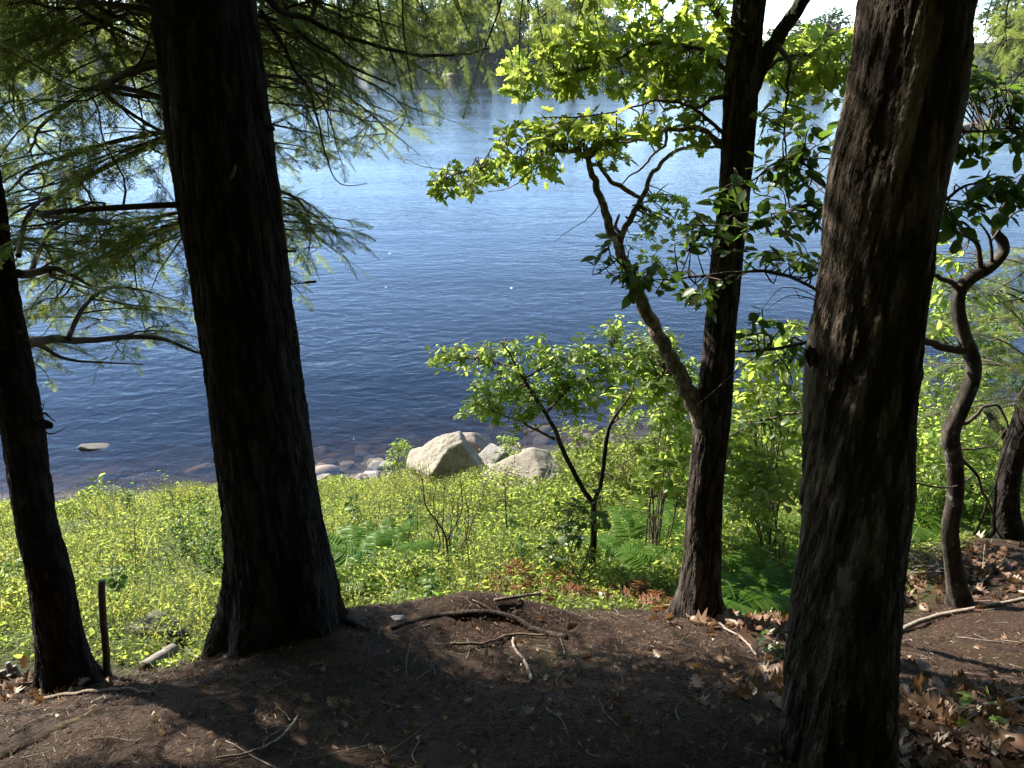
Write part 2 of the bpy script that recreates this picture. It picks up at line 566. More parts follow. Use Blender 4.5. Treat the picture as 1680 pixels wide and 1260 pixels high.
gx = axis_coords([(-420, -120, 30), (-120, -40, 8), (-40, -14, 2), (-14, -5, .3), (-5, -2.6, .06), (-2.6, 2.8, .022), (2.8, 5.5, .06), (5.5, 14, .3), (14, 40, 2), (40, 120, 8), (120, 420, 30)])
gy = axis_coords([(-90, -20, 6), (-20, -2, .8), (-2, .7, .1), (.7, 3.7, .022), (3.7, 6, .06), (6, 13, .1), (13, 30, .5), (30, 170, 10), (170, 350, 4), (350, 640, 20)])
XX, YY = np.meshgrid(gx, gy)
ZZ = np.zeros_like(XX)
for i in range(len(gy)):
    ZZ[i] = gz(XX[i], YY[i])
fine = ((np.abs(XX) < 4.5) & (YY > .6) & (YY < 4.2))
ZZ = ZZ + np.where(fine, 0.006 * n2(XX, YY, 22, 31, 4) + .010 * n2(XX, YY, 9, 33, 3), 0)
gm = MB()
nx, ny = len(gx), len(gy)
ii = (np.arange(ny - 1)[:, None] * nx + np.arange(nx - 1)[None, :]).ravel()
gm.add(np.stack([XX, YY, ZZ], -1).reshape(-1, 3), np.stack([ii, ii + 1, ii + nx + 1, ii + nx], -1))

def ground_material():
    m, nt, out = mat_new('ground')
    g = nd(nt, 'NewGeometry')
    pos = g.outputs['Position']
    at = nd(nt, 'Attribute', attribute_name='zone').outputs['Fac']      # 0 needle duff, 1 bank soil, 2 stony bed
    n_a = noise(nt, pos, 3.0, 5, 0.6)
    n_b = noise(nt, pos, 60, 6, 0.7)
    n_c = noise(nt, pos, 220, 3, 0.7)
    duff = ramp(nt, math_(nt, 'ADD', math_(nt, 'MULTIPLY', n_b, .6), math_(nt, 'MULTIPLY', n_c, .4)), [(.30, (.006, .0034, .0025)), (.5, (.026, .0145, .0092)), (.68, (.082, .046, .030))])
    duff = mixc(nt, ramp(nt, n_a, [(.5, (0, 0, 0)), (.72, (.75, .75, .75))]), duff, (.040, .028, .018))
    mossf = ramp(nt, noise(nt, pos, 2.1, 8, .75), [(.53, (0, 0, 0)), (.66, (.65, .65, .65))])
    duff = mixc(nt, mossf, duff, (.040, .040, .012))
    soil = ramp(nt, n_b, [(.3, (.022, .032, .009)), (.7, (.06, .082, .022))])
    vo = nd(nt, 'TexVoronoi', i_Vector=pos, i_Scale=3.2)
    sc = nd(nt, 'SeparateColor', i_0=vo.outputs['Color'])
    bed = ramp(nt, math_(nt, 'ADD', math_(nt, 'MULTIPLY', sc.outputs[0], .6), math_(nt, 'MULTIPLY', n_b, .4)), [(.2, (.022, .018, .014)), (.5, (.062, .050, .038)), (.8, (.14, .115, .088))])
    c = mixc(nt, math_(nt, 'MULTIPLY', at, 1.0, clamp=True), duff, soil)
    c = mixc(nt, math_(nt, 'SUBTRACT', at, 1.0, clamp=True), c, bed)
    c = mixc(nt, math_(nt, 'SUBTRACT', at, 2.0, clamp=True), c, (.022, .028, .012))
    b = nd(nt, 'BsdfPrincipled', i_Base_Color=c, i_Roughness=0.95)
    b.inputs['Specular IOR Level'].default_value = 0.15
    bn = nd(nt, 'Bump', i_Height=math_(nt, 'ADD', n_b, math_(nt, 'MULTIPLY', n_c, .6)), i_Strength=0.9, i_Distance=0.012)
    nt.links.new(bn.outputs[0], b.inputs['Normal'])
    nt.links.new(b.outputs[0], out.inputs[0])
    return m

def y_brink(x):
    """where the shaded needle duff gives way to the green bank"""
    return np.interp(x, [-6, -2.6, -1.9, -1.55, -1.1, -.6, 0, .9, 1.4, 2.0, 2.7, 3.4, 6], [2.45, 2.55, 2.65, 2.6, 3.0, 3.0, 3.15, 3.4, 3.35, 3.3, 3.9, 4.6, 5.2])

ground = gm.build('ground', ground_material())
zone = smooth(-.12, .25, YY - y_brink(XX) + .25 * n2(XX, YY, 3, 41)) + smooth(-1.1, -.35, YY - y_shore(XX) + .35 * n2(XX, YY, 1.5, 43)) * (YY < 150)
zone = np.where(YY > 150, 3.0, zone)
a = ground.data.attributes.new('zone', 'FLOAT', 'POINT')
a.data.foreach_set('value', zone.astype(np.float32).ravel())
tag(ground, kind='structure')

# ---------------------------------------------------------------- river
def water_material():
    m, nt, out = mat_new('river_water')
    pos = nd(nt, 'NewGeometry').outputs['Position']
    def wav(sx, sy, scale, detail=4, rough=.55, dist=.0):
        mp = nd(nt, 'Mapping', i_Vector=pos)
        mp.inputs['Scale'].default_value = (sx, sy, 1)
        mp.inputs['Rotation'].default_value = (0, 0, R(-14))
        return noise(nt, mp.outputs[0], scale, detail, rough, dist)
    rip = wav(.6, 1.0, 4.6, 4, .55, .6)
    chop = wav(.5, 1.0, 1.1, 3, .5, .8)
    swell = wav(.22, 1.0, .22, 3, .5, .4)
    calm = ramp(nt, wav(.35, 1, .10, 3), [(.35, (.45, .45, .45)), (.65, (1, 1, 1))])
    h = math_(nt, 'ADD', math_(nt, 'MULTIPLY', rip, .022), math_(nt, 'MULTIPLY', chop, .030))
    h = math_(nt, 'MULTIPLY', h, calm)
    h = math_(nt, 'ADD', h, math_(nt, 'MULTIPLY', swell, .05))
    bn = nd(nt, 'Bump', i_Height=h, i_Strength=1.0, i_Distance=1.0)
    bf = nd(nt, 'NewGeometry').outputs['Backfacing']       # same reflectance from above and below
    fr = nd(nt, 'Fresnel', i_IOR=math_(nt, 'ADD', 1.333, math_(nt, 'MULTIPLY', bf, 1 / 1.333 - 1.333)))
    nt.links.new(bn.outputs[0], fr.inputs['Normal'])
    tr = nd(nt, 'BsdfTransparent', i_Color=(.93, .93, .90, 1))
    gl = nd(nt, 'BsdfGlossy', i_Color=(1, 1, 1, 1), i_Roughness=0.06)
    nt.links.new(bn.outputs[0], gl.inputs['Normal'])
    mx = nd(nt, 'MixShader', i_0=fr.outputs[0], i_1=tr.outputs[0], i_2=gl.outputs[0])
    # drifting foam flecks
    vo = nd(nt, 'TexVoronoi', i_Vector=pos, i_Scale=2.2)
    vs = nd(nt, 'SeparateColor', i_0=vo.outputs['Color'])
    rad = math_(nt, 'MULTIPLY', math_(nt, 'POWER', vs.outputs[0], 3.0), .075)
    fl = math_(nt, 'LESS_THAN', vo.outputs['Distance'], rad)
    patch = ramp(nt, wav(.4, 1, .25, 4), [(.42, (0, 0, 0)), (.6, (1, 1, 1))])
    fl = math_(nt, 'MULTIPLY', fl, math_(nt, 'GREATER_THAN', math_(nt, 'MULTIPLY', patch, vs.outputs[1]), .16))
    foam = nd(nt, 'BsdfDiffuse', i_Color=(.75, .78, .8, 1))
    mx2 = nd(nt, 'MixShader', i_0=fl, i_1=mx.outputs[0], i_2=foam.outputs[0])
    nt.links.new(mx2.outputs[0], out.inputs[0])
    ab = nd(nt, 'VolumeAbsorption', i_Color=(.42, .34, .22, 1), i_Density=2.1)
    nt.links.new(ab.outputs[0], out.inputs[1])
    return m

wm = MB()
x0, x1, y0, y1, zb = -410, 410, 6.5, 420, -5.0
wm.add([[x0, y0, 0], [x1, y0, 0], [x1, y1, 0], [x0, y1, 0], [x0, y0, zb], [x1, y0, zb], [x1, y1, zb], [x0, y1, zb]],
       np.array([[0, 1, 2, 3], [7, 6, 5, 4], [0, 4, 5, 1], [1, 5, 6, 2], [2, 6, 7, 3], [3, 7, 4, 0]]))
river = wm.build('river', water_material(), smooth=False)
tag(river, kind='structure')

# ---------------------------------------------------------------- far bank wood
def far_tree_template(kind, seed):
    g = np.random.default_rng(seed)
    tr, cr = MB(), MB()
    if kind == 'conifer':
        H = 22
        tube(tr, [[0, 0, -1], [0, 0, H * .5], [.1, 0, H * .97]], [.28, .2, .03], 7)
        n = 2300
        t = g.random(n) ** .8
        z = H * (.08 + .92 * t)
        r = (1 - t) ** .8 * 4.0 * np.sqrt(g.random(n)) * (.65 + .35 * np.sin(z * 4.2))
        a = g.random(n) * 6.283
        p = np.stack([r * np.cos(a), r * np.sin(a), z - r * .25], -1)
        d = np.stack([np.cos(a), np.sin(a), -.5 + 0 * a], -1) + g.normal(size=(n, 3)) * .3
        scatter(cr, TINY, p, d, np.array([0, 0, 1]) + g.normal(size=(n, 3)) * .4, g.uniform(.6, 1.3, n))
    else:
        H = g.uniform(16, 21)
        tube(tr, [[0, 0, -1], [.1, .1, H * .35], [g.normal() * .6, g.normal() * .6, H * .8]], [.32, .22, .06], 7)
        k = 34
        cc = np.stack([g.normal(size=k) * 2.8, g.normal(size=k) * 2.8, H * g.uniform(.10, .93, k)], -1)
        sh = 1 - .55 * np.abs(cc[:, 2] / H - .55)
        cc[:, :2] *= sh[:, None]
        for c in cc[::3]:
            tube(tr, [[0, 0, c[2] * .55], (np.array([0, 0, c[2] * .75]) + c) / 2, c], [.12, .08, .03], 5)
        cr_r = g.uniform(1.0, 2.2, k)
        n = 3600
        w = g.integers(0, k, n)
        u = rdir(n, g=g)
        p = cc[w] + u * (cr_r[w] * g.uniform(.55, 1.08, n))[:, None] * np.array([1, 1, .72])
        d = u + g.normal(size=(n, 3)) * .7
        scatter(cr, TINY, p, d, u + np.array([0, 0, .6]) + g.normal(size=(n, 3)) * .5, g.uniform(.5, 1.2, n))
    return tr.mesh('trunk', M_far_bark), cr.mesh('crown', L_fard if kind == 'conifer' else L_far), H

M_far_bark = plain_mat('far_bark', (.05, .042, .036), (.14, .12, .10), 3, .9, 0)
far_t = [far_tree_template(k, s) for k, s in (('broad', 1), ('broad', 2), ('broad', 3), ('broad', 4), ('conifer', 5))]
fg = np.random.default_rng(3)
fx = []
for row, (n, back) in enumerate(((40, 3), (34, 16), (26, 34))):
    for k in range(n):
        u = (k + fg.uniform(-.35, .35)) / (n - 1)
        x = -250 + 440 * u
        y = float(y_far(x)) + back + fg.uniform(-3, 5)
        fx.append((x, y, row))
for x, y, row in fx:
    kind = int(fg.integers(0, 5)) if fg.random() < .9 else 4
    if row == 0 and kind == 4 and fg.random() < .5: kind = 1
    tr, cr, H = far_t[kind]
    th = np.interp(x, [-250, -60, 20, 60, 110, 190], [25, 25, 21, 13.2, 13.6, 19]) * fg.uniform(.8, 1.08) * (1 + .07 * row)
    if row == 0: th *= .86
    z = float(gz(x, y))
    con = kind == 4
    t = thing('conifer_tree' if con else 'broadleaf_tree', 'dark pointed conifer in the hazy wood along the far shore' if con else 'round leafy green tree in the hazy wood along the far shore', 'tree', (x, y, z),
              'conifers on the far shore' if con else 'leafy trees on the far shore')
    for nm, me in (('trunk', tr), ('crown', cr)):
        o = bpy.data.objects.new(nm, me)
        COL.objects.link(o)
        o.parent = t
    t.scale = (th / H * fg.uniform(.95, 1.35), th / H * fg.uniform(.95, 1.35), th / H)
    t.rotation_euler = (0, 0, fg.uniform(0, 6.28))
# undergrowth along the far waterline
um = MB()
n = 16000
x = fg.uniform(-270, 200, n)
y = y_far(x) + fg.uniform(-9, 9, n)
p = np.stack([x, y, np.maximum(gz(x, y), 0) + fg.uniform(0, 2.6, n) * (.5 + .5 * n2(x, y, .08, 77))], -1)
scatter(um, TINY, p, rdir(n, g=fg), rdir(n, .5, 1, g=fg), fg.uniform(.5, 1.3, n))
tag(um.build('far_undergrowth', L_far), kind='stuff', label='low green bushes massed along the far waterline', cat='undergrowth')

# ---------------------------------------------------------------- rocks
def ico(sub):
    import bmesh
    bm = bmesh.new()
    bmesh.ops.create_icosphere(bm, subdivisions=sub, radius=1)
    v = np.array([q.co[:] for q in bm.verts])
    f = np.array([[q.index for q in t.verts] for t in bm.faces])
    bm.free()
    return v, f
ICO = {k: ico(k) for k in (3, 4, 6)}

def rock(size, seed, planes=None, sub=6, rough=.05, soft=14, nplanes=11):
    """a boulder: planes cut round a ball, softened, roughened"""
    g = np.random.default_rng(seed)
    v, f = ICO[sub]
    if planes is None:
        nn = rdir(nplanes, g=g)
        dd = g.uniform(.62, 1.0, nplanes)
    else:
        pl = np.array(planes, float)
        nn = pl[:, :3] / np.linalg.norm(pl[:, :3], axis=1)[:, None]
        dd = pl[:, 3]
    c = v @ nn.T
    inv = np.where(c > .02, c / dd, 0.0)
    r = 1.0 / (((inv ** soft).sum(1) + .7 ** soft) ** (1 / soft))
    p = v * r[:, None]
    p = p * (1 + rough * fbm(v * 2.2 + seed, 5, seed, .55)[:, None] + rough * .35 * fbm(v * 11 + seed, 4, seed)[:, None])
    return p * np.asarray(size), f

def put_rock(name, label, c, size, mat, seed, rot=0, cat='boulder', group=None, sub=6, **kw):
    v, f = rock(size, seed, sub=sub, **kw)
    ca, sa = math.cos(rot), math.sin(rot)
    v = np.stack([v[:, 0] * ca - v[:, 1] * sa, v[:, 0] * sa + v[:, 1] * ca, v[:, 2]], -1)
    mb = MB()
    mb.add(v + np.asarray(c), f)
    return tag(mb.build(name, mat, origin=c), label, cat, group)

def at_ground(px, py, dz=0.0, Y=None):
    q = P(px, py, Y) if Y else G(px, py)
    return np.array([q[0], q[1], float(gz(q[0], q[1])) + dz])

b1 = at_ground(742, 790, .20)
put_rock('boulder', 'largest pale granite boulder with a smooth sloping face beside the water', b1 + [0, 0, .03], (.42, .40, .40), K_pale, 5, 0,
         planes=[(-.72, -.35, .72, .80), (.45, -.75, .25, .62), (.9, .1, .45, .72), (0, .9, .3, .8), (-.1, -.3, 1, .92), (-.8, -.6, -.2, .95), (.1, -.95, -.1, .85), (0, 0, -1, .7), (-.3, .7, .7, .9)], rough=.085, soft=26)
put_rock('boulder', 'round brown boulder at the water edge behind the largest pale boulder', P(778, 732, 9.45), (.32, .28, .20), K_brown, 12)
put_rock('boulder', 'low grey boulder between the largest pale boulder and the flat pale one', at_ground(812, 770, .08, 8.6), (.34, .3, .26), K_grey, 21)
put_rock('boulder', 'flat pale granite boulder sunk in weeds to the right of the others', at_ground(868, 806, .07), (.45, .40, .28), K_pale, 33, .3,
         planes=[(-.45, -.35, .8, .62), (.5, -.4, .7, .75), (0, -.9, .3, .85), (-.9, 0, .2, 1.0), (.95, .1, .1, .9), (0, .9, .2, .9), (0, 0, -1, .7)], rough=.08, soft=26)
put_rock('boulder', 'small dark stone wedged under the round brown boulder', P(790, 748, 9.35), (.13, .12, .10), K_grey, 8, sub=4)
rows_ = [(832, 741, .16, 'oval pale stone on the shore right of the round brown boulder', K_pale), (872, 748, .14, 'brown shore stone in front of the leafy bush', K_brown),
         (618, 763, .13, 'pale oval shore stone left of the yellow green goldenrod', K_pale), (604, 758, .085, 'dark wet stone half in water beside the pale oval stone', K_wet)]
for k, (px, py, s, lab, mt) in enumerate(rows_):
    q = at_ground(px, py)
    put_rock('shore_stone', lab, q + [0, 0, s * .2], (s * 1.2, s, s * .62), mt, 60 + k, k * 1.3, 'stone', sub=4)
for k, (px, py, s, lab, mt) in enumerate(((700, 790, .13, 'grey stone tucked in the grass left of the largest pale boulder', K_grey), (795, 790, .17, 'tan rock between the largest pale boulder and the flat pale one', K_brown), (830, 752, .16, 'dark grey rock above the flat pale boulder', K_grey), (852, 746, .12, 'small reddish rock at the waterline above the flat pale boulder', K_brown),
                                         (885, 762, .15, 'pale rock between the flat pale boulder and the leafy bush', K_pale), (790, 762, .12, 'pale small rock on the right flank of the largest pale boulder', K_pale), (640, 768, .10, 'flat stone on the shore below the goldenrod', K_grey), (905, 775, .13, 'stone half hidden in weeds at the right end of the boulders', K_grey))):
    q = at_ground(px, py)
    put_rock('shore_stone', lab, q + [0, 0, s * .35], (s * 1.2, s, s * .75), mt, 160 + k, k * 1.7, 'stone', sub=4, soft=22)
g = np.random.default_rng(17)
for k in range(60):
    px = g.uniform(505, 665); s = g.uniform(.025, .075) * (1.5 if k % 9 == 0 else 1)
    x = P(px, 770, 8.9)[0]
    y = y_shore(x) + g.normal() * .20 - .12
    q = np.array([x, y, float(gz(x, y)) + s * .25])
    put_rock('shore_stone', 'small rounded grey stone in the shore strip right of the thick trunk', q, (s * 1.3, s, s * .7), (K_grey, K_brown, K_wet)[k % 3], 100 + k, g.uniform(0, 3), 'stone', 'small stones along the waterline', sub=3)
for k in range(30):           # cobbles under the clear shallows
    x = g.uniform(-5.2, 2.2); y = y_shore(x) + g.uniform(.1, 2.2); s = g.uniform(.06, .2)
    q = np.array([x, y, float(gz(x, y)) + s * .1])
    put_rock('river_cobble', 'brown cobble lying under the clear shallow water', q, (s * 1.4, s, s * .5), (K_wet, K_brown)[k % 2], 200 + k, g.uniform(0, 3), 'stone', 'cobbles under the shallows', sub=3)
put_rock('river_rock', 'small dark rock with sparkling water round it near the left bank', P(157, 763, 10.0) * [1, 1, 0] + [0, 0, .0], (.20, .12, .05), K_wet, 71, 0, 'rock', sub=4)
for px, py, wpx, hpx, lab, mt, sd in ((905, 146, 24, 13, 'dark rounded rock far out in the river below bright leaves', K_wet, 3), (738, 126, 20, 7, 'low pale rock far out in the river left of centre', K_brown, 4),
                                      (850, 151, 14, 6, 'small dark rock left of the dark rounded river rock', K_wet, 6), (1098, 160, 26, 9, 'brownish rock in the river left of the forked maple', K_brown, 7),
                                      (1604, 215, 44, 15, 'pale pinkish river rock right of the flaky trunk', K_pale, 9), (600, 121, 26, 8, 'far grey rock carrying a bleached root', K_grey, 10)):
    t = PITCH + math.atan((py - 630) / F)
    Y = CAM_Z / math.tan(t)
    q = P(px, py, Y); dpt = depth_of(q)
    w, h = wpx / F * dpt * .55, hpx / F * dpt * .9
    put_rock('river_rock', lab, q + [0, 0, h * .1], (w, w * .8, h), mt, sd, .3 * sd, 'rock', sub=4)
    if wpx == 26 and py == 121:
        dm = MB()
        s = dpt / F
        tube(dm, spline(q + np.array([[-4, 0, 2], [0, 0, 12], [12, 0, 15], [20, 0, 11], [21, 0, 2]]) * s, 14), np.linspace(2.4, 1.1, 14) * s, 7)
        tube(dm, spline(q + np.array([[0, 0, 11], [-6, 0, 18], [-9, 0, 26]]) * s, 8), np.linspace(1.6, .5, 8) * s, 6)
        tag(dm.build('driftwood', M_dead, origin=q), 'bleached curved root on a rock by the far shore', 'driftwood')

# ---------------------------------------------------------------- the air over the river
hz, hnt, hout = mat_new('haze')
pv = nd(hnt, 'VolumePrincipled')
pv.inputs['Color'].default_value = (.80, .88, .95, 1)
pv.inputs['Density'].default_value = .00008
pv.inputs['Anisotropy'].default_value = .2
hnt.links.new(pv.outputs[0], hout.inputs[1])
hm = MB()
x0, x1, y0, y1, za, zb = -425, 425, -95, 645, -6.5, 46
hm.add([[x0, y0, zb], [x1, y0, zb], [x1, y1, zb], [x0, y1, zb], [x0, y0, za], [x1, y0, za], [x1, y1, za], [x0, y1, za]],
       np.array([[0, 1, 2, 3], [7, 6, 5, 4], [0, 4, 5, 1], [1, 5, 6, 2], [2, 6, 7, 3], [3, 7, 4, 0]]))
tag(hm.build('haze', hz, smooth=False), kind='stuff', label='thin bluish morning haze over the river', cat='haze')

# ---------------------------------------------------------------- hemlock boughs
def spray(L, seed):
    """flat fan-shaped hemlock spray: an axis with short twiglets, both lined with needles"""
    g = np.random.default_rng(seed)
    v, f = [], []
    def needles(o, d, s_, ln0, Lx, step):
        n = max(3, int(Lx / step))
        for i in range(n):
            y = Lx * (i + .5) / n
            ln = ln0 * (1 - .45 * (i / n)) * g.uniform(.75, 1.15)
            for sg in (-1, 1):
                q = o + d * y
                b = len(v)
                v.extend([q - d * .0017, q + s_ * sg * ln + d * .004 + [0, 0, g.normal() * .0015], q + d * .0019])
                f.append([b, b + 1, b + 2] if sg > 0 else [b + 2, b + 1, b])
        b = len(v)                                    # the twiglet itself
        v.extend([o - s_ * .0009, o + s_ * .0009, o + d * Lx])
        f.append([b, b + 1, b + 2])
    X, Yv = np.array([1.0, 0, 0]), np.array([0, 1.0, 0])
    needles(np.zeros(3), Yv, X, .012, L, .0055)
    y, sg = .10 * L, 1
    while y < L * .95:
        u = y / L
        tl = (.46 * L * (1 - u) ** .8 + .008) * g.uniform(.55, 1.1) * min(1, .5 + u * 2.5)
        an = R(g.uniform(45, 62))
        d = np.array([sg * math.sin(an), math.cos(an), -.10 + g.normal() * .10]); d /= np.linalg.norm(d)
        s_ = np.array([d[1], -d[0], 0])
        needles(np.array([0, y, 0]), d, s_, .0105, tl, .0060)
        sg = -sg
        y += .0085 * g.uniform(.7, 1.3)
    v, f = np.array(v), np.array(f)
    v[:, 2] -= .18 * v[:, 1] ** 2 / L + .6 * v[:, 0] ** 2 / L
    return v, [f]
SPRAYS = [spray(.10, 1), spray(.16, 2), spray(.24, 3)]

def hemlock_bough(L, seed, dens=1.0):
    g = np.random.default_rng(seed)
    wood = MB()
    items, tips = [], []
    def grow(p, d, n, ln, r, lvl):
        k = max(4, int(ln / .12) + 3)
        t = np.linspace(0, 1, k)[:, None]
        side = np.cross(d, n)
        bend = g.normal() * .16
        pts = p + d * ln * t + np.array([0, 0, -1.0]) * ln * (.16 if lvl == 0 else .12) * t ** 2 + side * ln * bend * t ** 2
        if lvl == 0: pts = pts + np.array([0, 0, 1.0]) * ln * .04 * np.sin(t * 3.1) + side * .02 * L * np.sin(t * 7 + seed)
        pts = pts + (side * g.normal() + n * g.normal() * .6) * .10 * ln * np.sin(t * g.uniform(3, 7)) + fbm(np.c_[t * 3 + g.uniform(0, 50), 0 * t, 0 * t], 3, 5)[:, None] * side * .06 * ln * t
        tube(wood, pts, r * (1 - .85 * t[:, 0]) + .0007, 5 if lvl else 7, caps=False)
        if lvl == 0: tips.append(pts[-1])
        step = (.085, .060, .052)[min(lvl, 2)] / dens
        s = ln * g.uniform(.15, .4) if lvl else ln * .14
        sg = 1 if g.random() < .5 else -1
        while s < ln:
            u = s / ln
            j = u * (k - 1); a = int(min(j, k - 2)); q = pts[a] + (pts[a + 1] - pts[a]) * (j - a)
            dd = pts[a + 1] - pts[a]; dd = dd / np.linalg.norm(dd)
            ang = sg * R(g.uniform(32, 76))
            cd = dd * math.cos(ang) + side * math.sin(ang) + np.array([0, 0, -.12]) + g.normal(size=3) * .16
            cd /= np.linalg.norm(cd)
            cl = ((.38 if lvl == 0 else .40) * ln * (1 - u) ** .75 + .085) * g.uniform(.4, 1.35)
            cl = min(cl, .62, .26 * L + .06)
            if g.random() < .12: cl *= .3
            nn = n + g.normal(size=3) * .32
            nn /= np.linalg.norm(nn)
            if cl < .23 or lvl >= 3:
                items.append((q, cd, nn, cl))
            else:
                grow(q, cd, nn, cl, max(.0010, r * .36), lvl + 1)
            sg = -sg
            s += step * g.uniform(.7, 1.35)
        items.append((pts[-1], pts[-1] - pts[-2], n, .14))
    grow(np.zeros(3), np.array([0, 1.0, 0]), np.array([0, 0, 1.0]), L, .0055 * L + .003, 0)
    fol = MB()
    ln = np.array([i[3] for i in items])
    cls = np.digitize(ln, [.13, .20])
    for c, base in enumerate((.10, .16, .24)):
        idx = np.nonzero(cls == c)[0]
        if len(idx):
            A = [np.array([items[i][k] for i in idx]) for k in range(3)]
            scatter(fol, SPRAYS[c], A[0], A[1], A[2], ln[idx] / base * 1.1)
    tip = tips[0]
    return dict(wood=wood.mesh('bough', M_twig), fol=fol.mesh('foliage', L_hem), L=float(np.linalg.norm(tip)), tip=tip / np.linalg.norm(tip), n=len(items))

BOUGH = {'a': hemlock_bough(2.6, 1, .75), 'b': hemlock_bough(1.8, 2, .85), 'c': hemlock_bough(1.8, 3, .8), 'd': hemlock_bough(1.2, 4), 'e': hemlock_bough(.75, 5)}

def bough(tree, kind, start, end, roll=0.0, width=1.0):
    start, end = np.asarray(start, float), np.asarray(end, float)
    c_ = np.linalg.norm(end - start)
    T = BOUGH['a' if c_ > 2.25 else ('b' if kind in 'ab' else 'c') if c_ > 1.45 else 'd' if c_ > .92 else 'e']
    ch = end - start
    ln = np.linalg.norm(ch)
    y1 = Vector(ch / ln)
    up = Vector((math.sin(roll) * .6, -math.sin(roll) * .2, math.cos(roll)))
    x1 = y1.cross(up).normalized(); z1 = x1.cross(y1)
    y0 = Vector(T['tip']); x0 = y0.cross(Vector((0, 0, 1))).normalized(); z0 = x0.cross(y0)
    A = Matrix((x1, y1, z1)).transposed(); B = Matrix((x0, y0, z0)).transposed()
    M = (A @ B.transposed()).to_4x4()
    s = ln / T['L']
    o = bpy.data.objects.new('bough', T['wood'])
    COL.objects.link(o)
    o.parent = tree
    base = np.asarray(WLOC[tree.name])
    o.matrix_local = Matrix.Translation(Vector(start - base)) @ M @ Matrix.Diagonal((s * width, s, s, 1))
    f = bpy.data.objects.new('foliage', T['fol'])
    COL.objects.link(f)
    f.parent = o
    return o

# trunks ----------------------------------------------------------------------
def trunk(tree, rows, mat, sides, rings, flare=0.0, roots=5, seed=0, top=None, below=.35, flare_h=.35, wob=.02, name='trunk'):
    """rows (px, py, Y, width px), base first; 'top' adds x, y, z, r points above the picture"""
    pts = LP(rows)
    b = np.array(pts[0])
    d = (np.array(pts[1]) - b); d = d / np.linalg.norm(d[:3])
    pts = [list(b - d * below)] + pts
    pts[0][3] = b[3] * 1.05
    if top: pts += top
    s = spline(np.array(pts), rings)
    p, r = s[:, :3], s[:, 3]
    hh = np.r_[0, np.cumsum(np.linalg.norm(np.diff(p, axis=0), axis=1))] - below
    g = np.random.default_rng(seed)
    ph = g.uniform(0, 6.28, 4)
    def lump(i, a):
        h = hh[i]
        fl = flare * np.exp(-np.maximum(h, -.1) / flare_h)
        lob = .45 + .35 * np.sin(roots * a + ph[0]) + .25 * np.sin((roots - 2) * a + ph[1])
        q = np.stack([np.cos(a) * 1.2 + 0 * h, np.sin(a) * 1.2 + 0 * h, h * 1.1 + 0 * a], -1)
        return (1 + fl * np.maximum(lob, 0) + wob * 3 * fbm(q + seed, 3, seed))
    mb = MB()
    tube(mb, p, r, sides, lump=lump)
    return mb.build(name, mat, tree)

def base_of(px, py, Y):
    q = P(px, py, Y)
    return (q[0], q[1], float(gz(q[0], q[1])))

def stub(tree, p, d, L, r, mat, name='branch_stub'):
    d = np.asarray(d, float) / np.linalg.norm(d)
    mb = MB()
    limb(mb, [[*(p - d * .13), r * 1.3], [*(p + d * L * .5), r * 1.05], [*(p + d * L), r * .8]], 8, 9, wob=.004)
    return mb.build(name, mat, tree)

# thick hemlock --------------------------------------------------------------
HB = base_of(462, 1022, 2.58)
hem = thing('hemlock_tree', 'thick dark hemlock trunk with flared base left of centre', 'tree', HB)
hem_rows = [(462, 1022, 2.58, 176), (460, 960, 2.585, 168), (447, 850, 2.60, 157), (427, 700, 2.645, 157), (400, 500, 2.71, 156), (365, 250, 2.77, 166), (332, 0, 2.83, 168)]
tp = LP([hem_rows[-1]])[0]
trunk(hem, hem_rows, M_hem_bark, 220, 760, flare=.50, roots=6, seed=4, flare_h=.24,
      top=[[tp[0] - .12, tp[1] + .25, 7.4, tp[3] * .95], [tp[0] - .22, tp[1] + .5, 10, tp[3] * .8], [tp[0] - .2, tp[1] + .6, 15, .05]])
def hem_at(z):
    pts = np.array(LP(hem_rows) + [[tp[0] - .12, tp[1] + .25, 7.4, 0], [tp[0] - .22, tp[1] + .5, 10, 0], [tp[0] - .2, tp[1] + .6, 15, 0]])
    o = np.argsort(pts[:, 2])
    return np.array([np.interp(z, pts[o, 2], pts[o, 0]), np.interp(z, pts[o, 2], pts[o, 1]), z])
for px, py, Y, L, w, dx in ((440, 212, 2.76, .045, 13, 1), (443, 262, 2.76, .04, 14, 1), (459, 357, 2.75, .03, 9, 1), (470, 412, 2.74, .06, 9, 1), (484, 466, 2.73, .10, 6, 1), (483, 544, 2.7, .03, 8, 1)):
    q = P(px - 6, py, Y)
    stub(hem, q, (1, -.1, .02 if L < .09 else .12), L, .5 * w / F * depth_of(q), M_hem_bark)
q = P(380, 285, 2.56)
mbk = MB(); limb(mbk, [[*(q + [0, .05, .02]), .004], [*(q + [0, .02, 0]), .006], [*(q + [-.008, 0, -.02]), .003]], 8, 7); mbk.build('branch_stub', M_brown_stick, hem)

